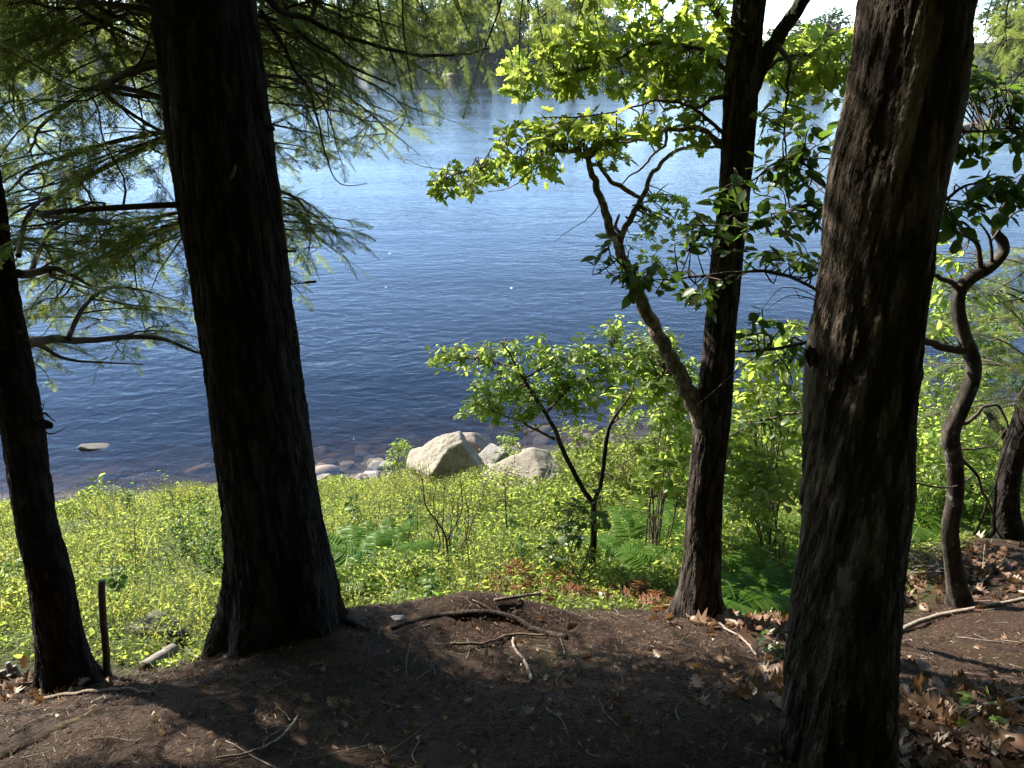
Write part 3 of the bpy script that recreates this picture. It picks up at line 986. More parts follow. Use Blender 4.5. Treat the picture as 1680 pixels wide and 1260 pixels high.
# boughs of the thick hemlock: (kind, start, end, roll)
def HBO(kind, z, px, py, Y, roll=0.0, width=1.0):
    bough(hem, kind, hem_at(z), P(px, py, Y), roll, width)
for a in (('b', 5.15, 95, 330, 4.4, .2), ('c', 5.0, 190, 420, 4.0, -.2), ('a', 5.6, -40, 230, 4.9, .1), ('a', 6.1, 60, 190, 4.6, .3), ('b', 6.0, 235, 250, 4.2, -.1),
          ('a', 6.5, -60, 90, 4.4, .2), ('b', 6.4, 150, 110, 4.3, .5), ('b', 5.8, 25, 350, 5.6, .0), ('a', 6.7, 60, 20, 3.6, .4), ('c', 4.8, 250, 470, 3.7, .3), ('a', 6.2, -160, 160, 3.8, .2),
          ('d', 4.9, 200, 500, 4.6, .1), ('b', 6.9, 190, 30, 3.9, .1), ('c', 6.6, 100, 260, 5.2, -.3), ('d', 5.3, 130, 455, 4.8, .1),
          ('b', 5.7, 20, 150, 5.2, .2), ('c', 6.2, 30, 60, 5.4, .0), ('b', 6.3, 210, 70, 5.0, .3), ('c', 5.5, 140, 280, 4.6, -.2),
          ('b', 6.3, 80, 130, 3.7, .3), ('d', 4.85, 240, 420, 4.6, .3), ('b', 6.5, 230, 20, 4.6, .1),
          # right of the trunk
          ('b', 6.5, 470, 60, 4.4, .2), ('c', 6.2, 470, 130, 4.0, .3), ('c', 5.6, 500, 240, 4.4, .1), ('b', 6.5, 600, 90, 5.0, .3), ('d', 5.7, 640, 200, 5.0, .2), ('b', 6.6, 560, 20, 4.8, .2),
          ('c', 5.75, 600, 215, 4.4, -.3), ('d', 5.9, 650, 220, 4.6, -.3), ('d', 5.7, 620, 235, 4.2, .3), ('d', 5.35, 560, 265, 3.9, .2), ('d', 5.6, 540, 230, 4.0, .5), ('c', 6.0, 545, 160, 4.3, .3), ('e', 4.85, 492, 480, 3.4, .1), ('e', 5.1, 480, 365, 3.3, -.2), ('d', 5.9, 500, 210, 3.7, .2),
          ('b', 6.3, 520, 70, 4.2, .1), ('b', 6.35, 690, 150, 4.6, .2), ('d', 5.5, 590, 235, 4.4, -.5), ('d', 5.3, 500, 420, 4.2, .3), ('e', 5.0, 505, 440, 3.7, .5)):
    HBO(*a)
# long bough that hangs across the top of the picture, with hanging side boughs
lb = MB()
pts_long = LP([(405, -60, 2.9, 20), (450, 12, 3.0, 12), (500, 32, 3.1, 9), (570, 60, 3.2, 7), (650, 84, 3.3, 6), (730, 91, 3.4, 5), (800, 80, 3.5, 3)])
lb_p = limb(lb, pts_long, 40, 7, wob=.01)
limb(lb, LP([(452, 14, 3.0, 8), (500, 60, 3.05, 6), (560, 100, 3.1, 5), (610, 125, 3.15, 4), (650, 142, 3.2, 2)]), 24, 6, wob=.008)
limb(lb, LP([(430, 20, 2.95, 8), (470, 90, 3.0, 6), (505, 150, 3.02, 5), (530, 240, 3.02, 3), (555, 300, 3.05, 2), (600, 300, 3.1, 1.2)]), 30, 6, wob=.012)
lb.build('limb', M_twig, hem)
for kd, sx, sy, sY, ex, ey, eY, rl in (('b', 560, -140, 3.9, 640, 110, 4.3, .4), ('b', 700, -150, 4.0, 720, 150, 4.4, .3), ('c', 640, -120, 3.9, 760, 120, 4.2, -.3), ('d', 720, -60, 3.8, 800, 130, 4.0, .2),
                                       ('b', 760, -170, 4.1, 860, 150, 4.5, .1), ('d', 830, -90, 3.9, 900, 100, 4.1, .4), ('d', 880, -100, 4.0, 985, 75, 4.2, -.2), ('d', 560, 60, 3.2, 660, 160, 3.5, .2),
                                       ('e', 640, 84, 3.3, 690, 175, 3.4, .1), ('b', 620, -140, 4.4, 600, 90, 5.0, .3), ('b', 690, -130, 4.6, 760, 90, 5.2, .2), ('c', 800, -130, 4.3, 800, 110, 4.6, -.3), ('c', 880, -150, 4.6, 920, 60, 5.0, .2), ('d', 660, -50, 4.0, 665, 130, 4.2, .4), ('d', 770, -60, 4.0, 730, 110, 4.3, -.4), ('d', 600, -60, 3.6, 560, 110, 3.8, -.3), ('d', 930, -90, 4.3, 1010, 120, 4.5, .1), ('e', 700, 20, 3.6, 745, 130, 3.7, -.2)):
    bough(hem, kd, P(sx, sy, sY), P(ex, ey, eY), rl)
# an upper limb along the top of the picture with its hanging sprays
lb = MB()
up_l = limb(lb, np.r_[[[*hem_at(7.0), .035]], LP([(560, -190, 3.1, 12), (760, -190, 3.25, 9), (940, -150, 3.4, 6), (1060, -110, 3.5, 3)])], 40, 7, wob=.02, seed=5)
lb.build('limb', M_twig, hem)
hg = np.random.default_rng(19)
for k in range(18):
    q = up_l[6 + int(33 * k / 18)]
    px = 840 + F * q[0] / depth_of(q)
    ex = px + hg.uniform(-40, 70)
    bough(hem, 'd', q, P(ex, np.interp(ex, [520, 640, 760, 900, 1040], [60, 130, 120, 95, 60]) + hg.uniform(-50, 35), q[1] + hg.uniform(-.2, .25)), hg.uniform(-.6, .6))
for k in range(12):  # boughs added up left, mostly out of view, to shade the foreground
    a, z = R(hg.uniform(100, 188)), hg.uniform(6.3, 8.6)
    s = hem_at(z); ln = hg.uniform(2.5, 3.3)
    bough(hem, 'a', s, s + np.array([math.cos(a) * ln, math.sin(a) * ln, -.20 * ln]), hg.uniform(-.2, .2), 1.2)
# crown above the picture: the shade over the foreground comes from here
cg = np.random.default_rng(9)
for k in range(34):
    z = 6.9 + 6.2 * (k / 34) + cg.uniform(-.2, .2)
    a = R(115) + R(225) * ((k * .618) % 1)            # river side thinned to let sun through to the maple: fewer, shorter boughs
    ln = np.interp(z, [6.5, 10, 14], [3.3, 2.8, 1.0]) * cg.uniform(.8, 1.1) * (1 if k % 5 else .6)
    if k % 5 == 0: a += R(180)
    s = hem_at(z)
    bough(hem, 'a' if ln > 2 else 'b', s, s + np.array([math.cos(a) * ln, math.sin(a) * ln, -.28 * ln]), cg.uniform(-.2, .2), 1.15)

# slim hemlock at the left edge ----------------------------------------------------
SB = base_of(107, 1108, 2.5)
slim = thing('hemlock_tree', 'slim dark hemlock trunk with short snags by the left picture edge', 'tree', SB)
slim_rows = [(107, 1108, 2.5, 82), (98, 1050, 2.51, 72), (82, 950, 2.53, 67), (59, 850, 2.56, 63), (36, 700, 2.61, 65), (14, 580, 2.65, 66), (-6, 480, 2.68, 67), (-40, 260, 2.75, 66), (-75, 0, 2.8, 66)]
tp2 = LP([slim_rows[-1]])[0]
trunk(slim, slim_rows, M_slim_bark, 120, 520, flare=.30, roots=5, seed=8, flare_h=.10, wob=.025,
      top=[[tp2[0] - .1, tp2[1] + .2, 7.6, tp2[3] * .9], [tp2[0] - .2, tp2[1] + .3, 12, .02]])
for px, py, Y, L, w, d in ((66, 694, 2.60, .05, 16, (1, -.1, -.25)), (28, 860, 2.56, .05, 4, (-1, 0, .05)), (118, 1000, 2.52, .03, 4, (1, 0, 0)), (94, 876, 2.55, .02, 10, (1, 0, -.4))):
    q = P(px, py, Y)
    stub(slim, q, d, L, .5 * w / F * depth_of(q), M_slim_bark)
tw = MB()
for r in ([(60, 690, 2.58, 5), (72, 678, 2.57, 4), (92, 692, 2.56, 1.5)], [(52, 652, 2.6, 3), (66, 660, 2.58, 2), (76, 668, 2.57, 1)], [(70, 706, 2.58, 4), (84, 712, 2.56, 2), (112, 700, 2.55, 1)], [(54, 676, 2.6, 3), (70, 672, 2.58, 2), (74, 660, 2.57, 1)]):
    limb(tw, LP(r), 10, 5, wob=.004)
tw.build('dead_twig', M_twig, slim)
sl = MB()
limb(sl, LP([(34, 560, 2.64, 17), (80, 559, 3.0, 14), (160, 556, 3.3, 10), (260, 555, 3.5, 7), (330, 580, 3.6, 4)]), 30, 8, wob=.012)
limb(sl, LP([(30, 545, 2.62, 8), (70, 572, 2.9, 7), (110, 588, 3.0, 5), (170, 595, 3.1, 3), (235, 598, 3.2, 2)]), 26, 6, wob=.01)
limb(sl, LP([(30, 452, 2.66, 16), (60, 448, 2.9, 13), (100, 444, 3.1, 8), (150, 470, 3.3, 4)]), 20, 7, wob=.012)
sl.build('limb', M_twig, slim)
for kd, s, e, rl in (('d', (120, 556, 3.1), (240, 545, 4.4), .1), ('d', (200, 556, 3.4), (345, 560, 3.9), .2), ('e', (290, 560, 3.5), (345, 590, 3.7), .3), ('d', (60, 560, 2.9), (140, 540, 4.3), 0), ('e', (70, 565, 2.9), (80, 620, 3.3), .2),
                     ('d', (60, 445, 2.9), (180, 440, 4.1), .1), ('d', (90, 445, 3.0), (210, 500, 3.8), -.2), ('e', (60, 560, 2.9), (150, 585, 3.4), .1), ('d', (40, 420, 2.8), (110, 400, 4.0), .2), ('e', (200, 556, 3.4), (225, 600, 3.7), -.1),
                     ('d', (-20, 330, 2.8), (90, 470, 4.0), .2), ('d', (-10, 440, 2.8), (100, 520, 3.9), .1), ('e', (250, 556, 3.5), (290, 540, 4.1), .1)):
    bough(slim, kd, P(*s), P(*e), rl)
for k in range(14):
    z = 6.4 + 4.2 * k / 14
    a = k * 2.4
    ln = np.interp(z, [6, 11], [2.2, .8])
    s = np.array([tp2[0] - .05 - .1 * k / 14, tp2[1] + .1, z])
    bough(slim, 'b', s, s + np.array([math.cos(a) * ln, math.sin(a) * ln, -.25 * ln]), 0, 1.1)

for k in range(10):  # further boughs added toward the sun to keep light off the near ground
    a, z = R(cg.uniform(80, 190)), cg.uniform(5.9, 8.0)
    s = np.array([tp2[0] - .05, tp2[1] + .1, z]); ln = cg.uniform(1.7, 2.3)
    bough(slim, 'b', s, s + np.array([math.cos(a) * ln, math.sin(a) * ln, -.2 * ln]), 0, 1.2)

# leafy twigs -------------------------------------------------------------------
def leafy(wood, leaves, attach, centre, rad, K, per, size, tmpl, seed, flat=1.0, droop=.35, wmat=0, rtw=.0028, spread=.5):
    """K twigs from the nearest attach point to random points of an ellipsoid, leaves along their outer part"""
    g = np.random.default_rng(seed)
    attach = np.asarray(attach, float).reshape(-1, 3)
    ends = np.asarray(centre) + in_ball(K, g) * np.asarray(rad)
    pos, dr = [], []
    for e in ends:
        dd = np.linalg.norm(attach - e, axis=1)
        a = attach[np.argsort(dd)[g.integers(0, min(3, len(dd)))]]
        mid = (a + e) / 2 + np.array([0, 0, .10 * np.linalg.norm(e - a)]) + g.normal(size=3) * .04
        pts = spline(np.array([a, mid, e]), 9)
        tube(wood, pts, np.linspace(rtw * 1.3, rtw * .35, 9), 5, wmat, caps=False)
        ax = pts[-1] - pts[-4]; ax /= np.linalg.norm(ax) + 1e-9
        t = g.uniform(.45, 1.0, per) ** .8
        j = np.clip((t * 8).astype(int), 0, 7)
        q = pts[j] + (pts[j + 1] - pts[j]) * (t * 8 - j)[:, None]
        d = ax * .6 + rdir(per, .35, g=g) * 1.0
        d[:, 2] -= droop * g.random(per)
        pos.append(q + d * size * spread * g.random(per)[:, None]); dr.append(d)
    pos, dr = np.concatenate(pos), np.concatenate(dr)
    nn = np.array([0, 0, flat]) + g.normal(size=(len(pos), 3)) * .45
    tl = tmpl if isinstance(tmpl, list) else [tmpl]
    w = g.integers(0, len(tl), len(pos))
    for i, t_ in enumerate(tl):
        m = w == i
        if m.any(): scatter(leaves, t_, pos[m], dr[m], nn[m], size * g.uniform(.55, 1.15, m.sum()))

def leafy_part(tree, mat, *args, **kw):
    """one leafy branch of a tree: its twigs are a part, its leaves a sub-part"""
    wd, lf = MB(), MB()
    leafy(wd, lf, *args, **kw)
    lf.build('foliage', mat, wd.build('leafy_branch', M_twig, tree))

def E(px, py, Y, rx, ry, ryy):
    """ellipsoid from picture measurements: centre, radii (x, y, z)"""
    c = P(px, py, Y); s = depth_of(c) / F
    return c, (rx * s, ryy, ry * s / ct)

# forked maple -----------------------------------------------------------------
MB_ = base_of(1150, 1008, 3.2)
map_ = thing('maple_tree', 'upright ridged trunk forking low to the left and high to the right', 'tree', MB_)
map_rows = [(1148, 1012, 3.2, 76), (1150, 965, 3.205, 66), (1153, 900, 3.22, 61), (1158, 800, 3.25, 58), (1168, 690, 3.29, 60), (1177, 600, 3.33, 55), (1190, 450, 3.40, 53), (1207, 300, 3.47, 53), (1216, 150, 3.53, 57), (1231, 0, 3.58, 53)]
tm = LP([map_rows[-1]])[0]
trunk(map_, map_rows, M_maple_bark, 130, 640, flare=.5, roots=5, seed=13, flare_h=.13, wob=.02,
      top=[[tm[0] + .05, tm[1] + .15, 7.2, tm[3] * .85], [tm[0] - .05, tm[1] + .3, 10.5, .02]])
mb = MB()
right = limb(mb, LP([(1218, 190, 3.52, 22), (1240, 130, 3.54, 29), (1269, 71, 3.55, 27), (1316, 0, 3.56, 25), (1380, -110, 3.6, 22), (1420, -260, 3.7, 14)]), 60, 16, wob=.012, seed=2)
mb.build('limb', M_maple_bark, map_)
mb = MB()
low = limb(mb, LP([(1166, 745, 3.27, 14), (1148, 682, 3.28, 30), (1112, 610, 3.33, 25), (1085, 560, 3.38, 23), (1055, 500, 3.44, 22), (1030, 440, 3.5, 19), (1010, 395, 3.55, 16), (990, 340, 3.6, 13), (975, 290, 3.64, 11), (963, 246, 3.66, 8)]), 110, 14, wob=.014, seed=3)
mb.build('limb', M_limb_bark, map_)
mb = MB()
b_dark = limb(mb, LP([(1014, 404, 3.54, 10), (1038, 350, 3.55, 10), (1060, 310, 3.56, 8), (1078, 275, 3.57, 7), (1110, 248, 3.56, 6), (1150, 240, 3.53, 5), (1182, 244, 3.5, 5)]), 50, 8, wob=.012, seed=4)
limb(mb, LP([(1022, 386, 3.545, 6), (1010, 372, 3.6, 6), (1016, 352, 3.62, 4)]), 10, 7)
b_conn = limb(mb, LP([(982, 270, 3.64, 7), (1000, 296, 3.62, 7), (1028, 312, 3.6, 8), (1050, 325, 3.57, 6)]), 20, 8, wob=.008)
b_left = limb(mb, LP([(966, 262, 3.66, 7), (950, 250, 3.72, 6), (910, 250, 3.8, 5), (860, 262, 3.88, 4), (810, 270, 3.95, 3), (760, 282, 4.0, 2.2), (715, 300, 4.05, 1.5)]), 40, 7, wob=.012, seed=6)
limb(mb, LP([(910, 252, 3.8, 3), (880, 275, 3.85, 2.5), (850, 300, 3.9, 1.8), (800, 315, 3.95, 1)]), 20, 5, wob=.015)
limb(mb, LP([(1040, 340, 3.55, 3), (1075, 322, 3.5, 2.5), (1095, 300, 3.5, 1.5)]), 14, 5, wob=.012)
limb(mb, LP([(760, 282, 4.0, 1.6), (700, 275, 4.0, 1.2), (650, 258, 4.0, .8)]), 14, 5, wob=.015)
limb(mb, LP([(985, 340, 3.6, 2), (960, 360, 3.6, 1.5), (935, 380, 3.6, 1.2), (908, 395, 3.6, .8)]), 14, 5, wob=.015)
mb.build('dead_branch', M_limb_bark, map_)
mb = MB()
b_thick = limb(mb, LP([(1186, 236, 3.49, 13), (1165, 222, 3.46, 10), (1135, 209, 3.44, 9), (1110, 216, 3.43, 7), (1092, 212, 3.42, 7), (1060, 226, 3.4, 5), (1015, 235, 3.4, 3)]), 40, 9, wob=.02, seed=8)
limb(mb, LP([(1094, 214, 3.42, 6), (1090, 235, 3.42, 5), (1070, 258, 3.42, 4), (1042, 280, 3.44, 3), (1020, 302, 3.46, 2)]), 24, 6, wob=.015)
limb(mb, LP([(1066, 224, 3.4, 3), (1072, 245, 3.38, 2.5), (1078, 252, 3.37, 1.5)]), 8, 5)
mb.build('dead_branch', M_limb_bark, map_)
mb = MB()
b_arch = limb(mb, LP([(1195, 226, 3.47, 7), (1160, 192, 3.44, 6), (1130, 174, 3.42, 5), (1080, 166, 3.4, 4), (1030, 178, 3.38, 3), (960, 190, 3.38, 2.5), (885, 190, 3.4, 1.5)]), 50, 7, wob=.01, seed=9)
b_up = limb(mb, LP([(1198, 155, 3.5, 9), (1165, 165, 3.48, 7), (1140, 178, 3.46, 4)]), 20, 6, wob=.01)
b_top = limb(mb, LP([(1205, 60, 3.55, 12), (1150, -10, 3.7, 9), (1060, -40, 3.9, 7), (960, -20, 4.1, 5), (880, 30, 4.2, 3)]), 50, 7, wob=.02, seed=10)
b_mid = limb(mb, LP([(1200, 120, 3.52, 9), (1150, 80, 3.7, 7), (1080, 70, 3.9, 5), (1000, 100, 4.05, 4), (920, 120, 4.15, 2.5), (860, 130, 4.2, 1.5)]), 50, 7, wob=.02, seed=12)
b_rt = limb(mb, LP([(1240, 130, 3.54, 9), (1270, 105, 3.7, 8), (1320, 90, 3.8, 6), (1400, 70, 3.95, 4), (1480, 90, 4.1, 2)]), 36, 6, wob=.02, seed=14)
b_vine = limb(mb, LP([(1276, 75, 3.5, 9), (1296, 104, 3.4, 8), (1292, 140, 3.36, 5), (1288, 190, 3.33, 4), (1290, 260, 3.3, 3), (1296, 340, 3.28, 2.5)]), 40, 6, wob=.01, seed=15)
mb.build('branch', M_twig, map_)
att_top = np.concatenate([b_top, b_mid]); att_left = np.concatenate([b_left, low[-8:]])
k = 0
for (px, py, Y, rx, ry, dY), K, per, size, att in (
        ((1120, 60, 3.9, 80, 60, .35), 34, 9, .105, att_top), ((1020, 40, 4.1, 80, 55, .35), 34, 9, .10, att_top), ((930, 90, 4.2, 80, 45, .35), 34, 9, .095, att_top), ((865, 120, 4.25, 50, 30, .25), 20, 9, .085, att_top),
        ((1120, 150, 3.7, 60, 45, .25), 22, 8, .10, np.concatenate([b_mid, b_arch])), ((1030, 125, 3.9, 70, 35, .3), 24, 9, .095, b_mid), ((940, 140, 4.1, 40, 25, .25), 12, 8, .09, b_mid),
        ((1160, -80, 3.9, 120, 80, .6), 30, 9, .11, att_top), ((980, -70, 4.2, 120, 60, .6), 30, 9, .11, att_top),
        ((960, 215, 3.7, 70, 26, .25), 30, 9, .085, np.concatenate([b_arch[25:], b_left[:10]])), ((880, 225, 3.85, 70, 26, .25), 26, 9, .08, b_left), ((850, 275, 3.95, 70, 18, .25), 26, 9, .075, b_left), ((770, 295, 4.05, 55, 16, .2), 26, 9, .07, b_left[18:]), ((728, 308, 4.1, 32, 14, .15), 14, 8, .065, b_left[28:]),
        ((1000, 240, 3.65, 36, 26, .15), 14, 7, .085, np.concatenate([b_arch[28:], low[-6:]])), ((1040, 200, 3.4, 60, 20, .1), 9, 5, .11, b_arch), ((1140, 205, 3.45, 30, 30, .1), 8, 5, .10, b_arch[:20]),
        ((1090, 345, 3.55, 36, 26, .2), 16, 8, .06, b_dark), ((1060, 375, 3.6, 26, 20, .15), 8, 7, .05, b_dark), ((1080, 430, 3.5, 60, 30, .2), 8, 6, .06, low),
        ((1300, 85, 3.85, 50, 36, .35), 26, 9, .10, b_rt), ((1370, 100, 3.95, 45, 40, .35), 26, 9, .10, b_rt), ((1480, 90, 4.1, 60, 60, .4), 20, 9, .10, b_rt), ((1290, 190, 3.4, 40, 20, .12), 8, 5, .09, b_vine), ((1340, 150, 3.7, 50, 30, .2), 14, 8, .10, b_rt), ((1268, 195, 3.45, 22, 30, .1), 6, 5, .08, b_vine)):
    leafy_part(map_, L_lobe, att, *E(px, py, Y, rx * 1.08, ry * 1.08, dY * 1.3), int(K * .95), per - 1, size * .78, [LOBE, OAKL, LOBE], 300 + k, flat=.6)
    k += 1
# crown above the picture
cgen = np.random.default_rng(31)
for kk in range(9):
    c = np.array([tm[0] + cgen.uniform(-1.6, 1.6), tm[1] + cgen.uniform(-.8, 2.2), cgen.uniform(7.2, 10.2)])
    leafy_part(map_, L_lobe, [[tm[0], tm[1] + .2, c[2] - .6]], c, (1.0, 1.0, .5), 34, 9, .12, [LOBE, OAKL], 340 + kk)

# flaky trunk on the right -------------------------------------------------------
flaky_rows = [(1362, 1330, 1.67, 180), (1369, 1260, 1.70, 174), (1379, 1100, 1.78, 174), (1388, 1000, 1.83, 172), (1397, 900, 1.88, 167), (1405, 800, 1.92, 174), (1408, 700, 1.97, 174), (1414, 600, 2.01, 182), (1434, 450, 2.06, 177), (1451, 300, 2.11, 181), (1483, 150, 2.15, 184), (1502, 0, 2.18, 188)]
FB = base_of(1362, 1330, 1.67)
fl = thing('pine_tree', 'nearest big trunk with flaking brown bark plates lit on its left side', 'tree', FB)
tf = LP([flaky_rows[-1]])[0]
trunk(fl, flaky_rows, M_flaky_bark, 260, 900, flare=.25, roots=5, seed=21, flare_h=.2, wob=.02, top=[[tf[0] + .15, tf[1] + .1, 7.0, tf[3] * .95], [tf[0] + .5, tf[1] + .3, 10, tf[3] * .7], [tf[0] + .7, tf[1] + .4, 14, .03]])
# knobs where branches broke off
for px, py, Y, w in ((1330, 585, 1.98, 26), (1494, 770, 1.9, 18)):
    q = P(px, py, Y)
    v, f = rock((w / F * depth_of(q) * .45,) * 3, int(px), sub=4, rough=.25)
    km = MB(); km.add(v * [1, 1, 1.5] + q, f); km.build('burl', M_flaky_bark, fl)
pc, pl = MB(), MB()
cg = np.random.default_rng(41)
for k in range(16):
    z = 7.6 + 5.5 * k / 16
    a = k * 2.4; ln = np.interp(z, [7, 13], [2.4, 1.0])
    s = np.array([tf[0] + .15 + .09 * (z - 7), tf[1] + .1 + .06 * (z - 7), z])
    e = s + np.array([math.cos(a) * ln, math.sin(a) * ln, .2])
    p = limb(pc, [[*s, .03], [*((s + e) / 2 + [0, 0, .1]), .02], [*e, .006]], 12, 6)
    n = 260
    q = p[cg.integers(3, 12, n)] + cg.normal(size=(n, 3)) * [.28, .28, .15]
    scatter(pl, TINY, q, rdir(n, g=cg), rdir(n, g=cg), cg.uniform(.10, .22, n))
pc.build('branches', M_twig, fl)
pl.build('foliage', L_hem, fl)

# crooked tree on the right ------------------------------------------------------
CB = base_of(1576, 992, 3.6)
ck = thing('crooked_tree', 'thin snaking trunk with pale patches right of the flaky trunk', 'tree', CB)
ck_rows = [(1576, 992, 3.6, 32), (1565, 928, 3.62, 27), (1559, 867, 3.64, 26), (1568, 811, 3.66, 25), (1566, 756, 3.68, 26), (1560, 711, 3.7, 28), (1576, 672, 3.72, 26), (1596, 622, 3.75, 24), (1596, 590, 3.77, 24), (1582, 550, 3.79, 22), (1573, 511, 3.81, 21), (1575, 478, 3.83, 21), (1593, 456, 3.85, 21), (1623, 439, 3.88, 19), (1646, 414, 3.9, 17), (1645, 396, 3.91, 16), (1633, 378, 3.92, 13), (1643, 350, 3.94, 13), (1662, 322, 3.96, 12), (1676, 300, 3.98, 11), (1710, 240, 4.0, 10), (1740, 150, 4.1, 8), (1780, 0, 4.2, 6)]
trunk(ck, ck_rows, M_smooth_bark, 40, 300, flare=.5, roots=4, seed=23, flare_h=.08, wob=.06, below=.2)
mb = MB()
c1 = limb(mb, LP([(1584, 575, 3.78, 15), (1560, 573, 3.74, 14), (1534, 566, 3.7, 13), (1508, 553, 3.65, 11), (1480, 530, 3.6, 8)]), 24, 8, wob=.01)
mb.build('branch', M_twig, ck)
mb = MB()
c2 = limb(mb, LP([(1574, 476, 3.83, 10), (1560, 464, 3.8, 9), (1543, 457, 3.76, 8), (1520, 446, 3.7, 6)]), 16, 7, wob=.01)
mb.build('branch', M_twig, ck)
mb = MB()
c3 = limb(mb, LP([(1609, 446, 3.87, 11), (1606, 420, 3.85, 8), (1599, 395, 3.83, 8), (1575, 384, 3.78, 8), (1540, 361, 3.7, 6), (1510, 350, 3.65, 5)]), 26, 7, wob=.008)
mb.build('branch', M_twig, ck)
mb = MB()
limb(mb, LP([(1628, 436, 3.88, 6), (1624, 400, 3.86, 5), (1612, 372, 3.84, 3), (1590, 350, 3.8, 3), (1566, 335, 3.76, 2)]), 16, 6, wob=.01)
mb.build('branch', M_twig, ck)
mb = MB()
limb(mb, LP([(1625, 400, 3.86, 4), (1640, 375, 3.86, 4), (1665, 350, 3.86, 3), (1690, 345, 3.86, 2)]), 12, 5, wob=.01)
mb.build('branch', M_twig, ck)
mb = MB()
limb(mb, LP([(1572, 700, 3.72, 8), (1590, 690, 3.74, 7), (1612, 668, 3.76, 5), (1640, 672, 3.78, 4), (1652, 700, 3.78, 3)]), 18, 6, wob=.02)
mb.build('branch', M_twig, ck)
mb = MB()
limb(mb, LP([(1570, 746, 3.69, 7), (1600, 780, 3.72, 5), (1618, 820, 3.75, 4), (1632, 850, 3.8, 3)]), 16, 6, wob=.015)
mb.build('branch', M_twig, ck)
mb = MB()
limb(mb, LP([(1580, 740, 3.7, 4), (1610, 735, 3.74, 3), (1634, 728, 3.78, 2), (1650, 705, 3.8, 1.5)]), 12, 5, wob=.02)
mb.build('branch', M_twig, ck)
mb = MB()
limb(mb, LP([(1600, 780, 3.72, 3), (1560, 800, 3.6, 3), (1500, 792, 3.5, 3), (1478, 788, 3.45, 2)]), 12, 5, wob=.01)
mb.build('branch', M_twig, ck)

tw, lv = MB(), MB()
for i, (e, K, per, sz, att) in enumerate((((1560, 470, 4.1, 50, 30, .3), 10, 7, .07, c2), ((1545, 420, 4.0, 40, 30, .3), 8, 7, .07, c3), ((1530, 530, 3.9, 36, 18, .2), 6, 6, .07, c1))):
    leafy_part(ck, L_sap, att, *E(*e), K, per, sz, OVATE, 500 + i)

# hemlock at the right edge -----------------------------------------------------------
RB = base_of(1662, 895, 4.7)
rh = thing('hemlock_tree', 'leaning rough trunk at the right picture edge with yellow green hemlock boughs', 'tree', RB)
rh_rows = [(1660, 897, 4.7, 48), (1652, 850, 4.72, 40), (1653, 800, 4.75, 37), (1662, 750, 4.8, 38), (1685, 680, 4.85, 38), (1720, 560, 4.95, 38), (1760, 380, 5.1, 36), (1800, 150, 5.2, 36), (1830, 0, 5.3, 36)]
tr_ = LP([rh_rows[-1]])[0]
trunk(rh, rh_rows, M_slim_bark, 80, 320, flare=.5, roots=5, seed=29, flare_h=.12, top=[[tr_[0] + .1, tr_[1] + .2, 9, .05]])
mb = MB()
limb(mb, LP([(1668, 740, 4.85, 18), (1635, 700, 5.0, 16), (1615, 670, 5.1, 12)]), 14, 8, wob=.02)
limb(mb, LP([(1630, 880, 4.5, 9), (1628, 830, 4.5, 8), (1640, 770, 4.5, 6), (1660, 700, 4.55, 5)]), 16, 6, wob=.02)
limb(mb, LP([(1600, 880, 4.4, 5), (1615, 830, 4.4, 5), (1632, 800, 4.4, 4), (1640, 750, 4.45, 3)]), 16, 6, wob=.02)
mb.build('limb', M_slim_bark, rh)
for kd, s, e, rl in (('b', (1700, 560, 5.1), (1480, 470, 5.6), .1), ('c', (1700, 600, 5.1), (1490, 600, 5.5), .2), ('b', (1700, 480, 5.2), (1560, 520, 5.0), -.2), ('d', (1690, 640, 5.0), (1540, 670, 5.0), .1), ('d', (1680, 560, 5.0), (1640, 690, 4.6), .3),
                     ('c', (1720, 520, 5.2), (1620, 600, 6.2), 0), ('b', (1730, 440, 5.2), (1590, 430, 6.0), .2), ('d', (1690, 620, 5.1), (1500, 640, 6.0), .1), ('d', (1700, 420, 5.2), (1600, 500, 4.8), -.3), ('b', (1720, 430, 5.2), (1660, 470, 6.2), .1),
                     ('b', (1720, 580, 5.1), (1520, 560, 6.4), .2), ('d', (1700, 660, 5.0), (1600, 720, 5.6), .1), ('b', (1720, 540, 5.1), (1500, 500, 5.0), .3), ('c', (1720, 500, 5.2), (1540, 440, 5.4), .2), ('b', (1710, 620, 5.1), (1500, 560, 5.2), .3), ('b', (1700, 650, 5.0), (1500, 690, 5.4), .2), ('c', (1720, 460, 5.2), (1620, 420, 5.0), .3)):
    bough(rh, kd, P(*s), P(*e), rl, 1.1)
for kd, s, e, rl in (('b', (1800, 20, 3.4), (1600, 60, 3.6), .2), ('b', (1800, -60, 3.3), (1610, 130, 3.7), .4), ('c', (1780, -120, 3.2), (1640, 20, 3.4), -.2), ('b', (1800, 60, 3.6), (1630, 190, 4.2), .1), ('d', (1720, -60, 3.2), (1600, -20, 3.5), .1), ('d', (1740, 60, 3.4), (1600, 110, 4.0), .3), ('b', (1790, -20, 3.0), (1620, 60, 3.1), .5), ('b', (1780, 40, 3.1), (1640, 120, 3.3), .2), ('a', (1850, -80, 3.3), (1600, 90, 3.9), .3), ('c', (1760, -40, 2.9), (1610, 20, 3.0), .0), ('d', (1700, -120, 2.7), (1625, 40, 2.8), .4), ('d', (1720, -90, 2.6), (1650, 90, 2.8), -.3), ('d', (1690, -60, 3.0), (1608, 70, 3.3), .5), ('d', (1740, 0, 2.8), (1630, 100, 3.0), .2), ('d', (1700, -140, 3.2), (1660, 60, 3.4), .6)):
    bough(rh, kd, P(*s), P(*e), rl, 1.1)

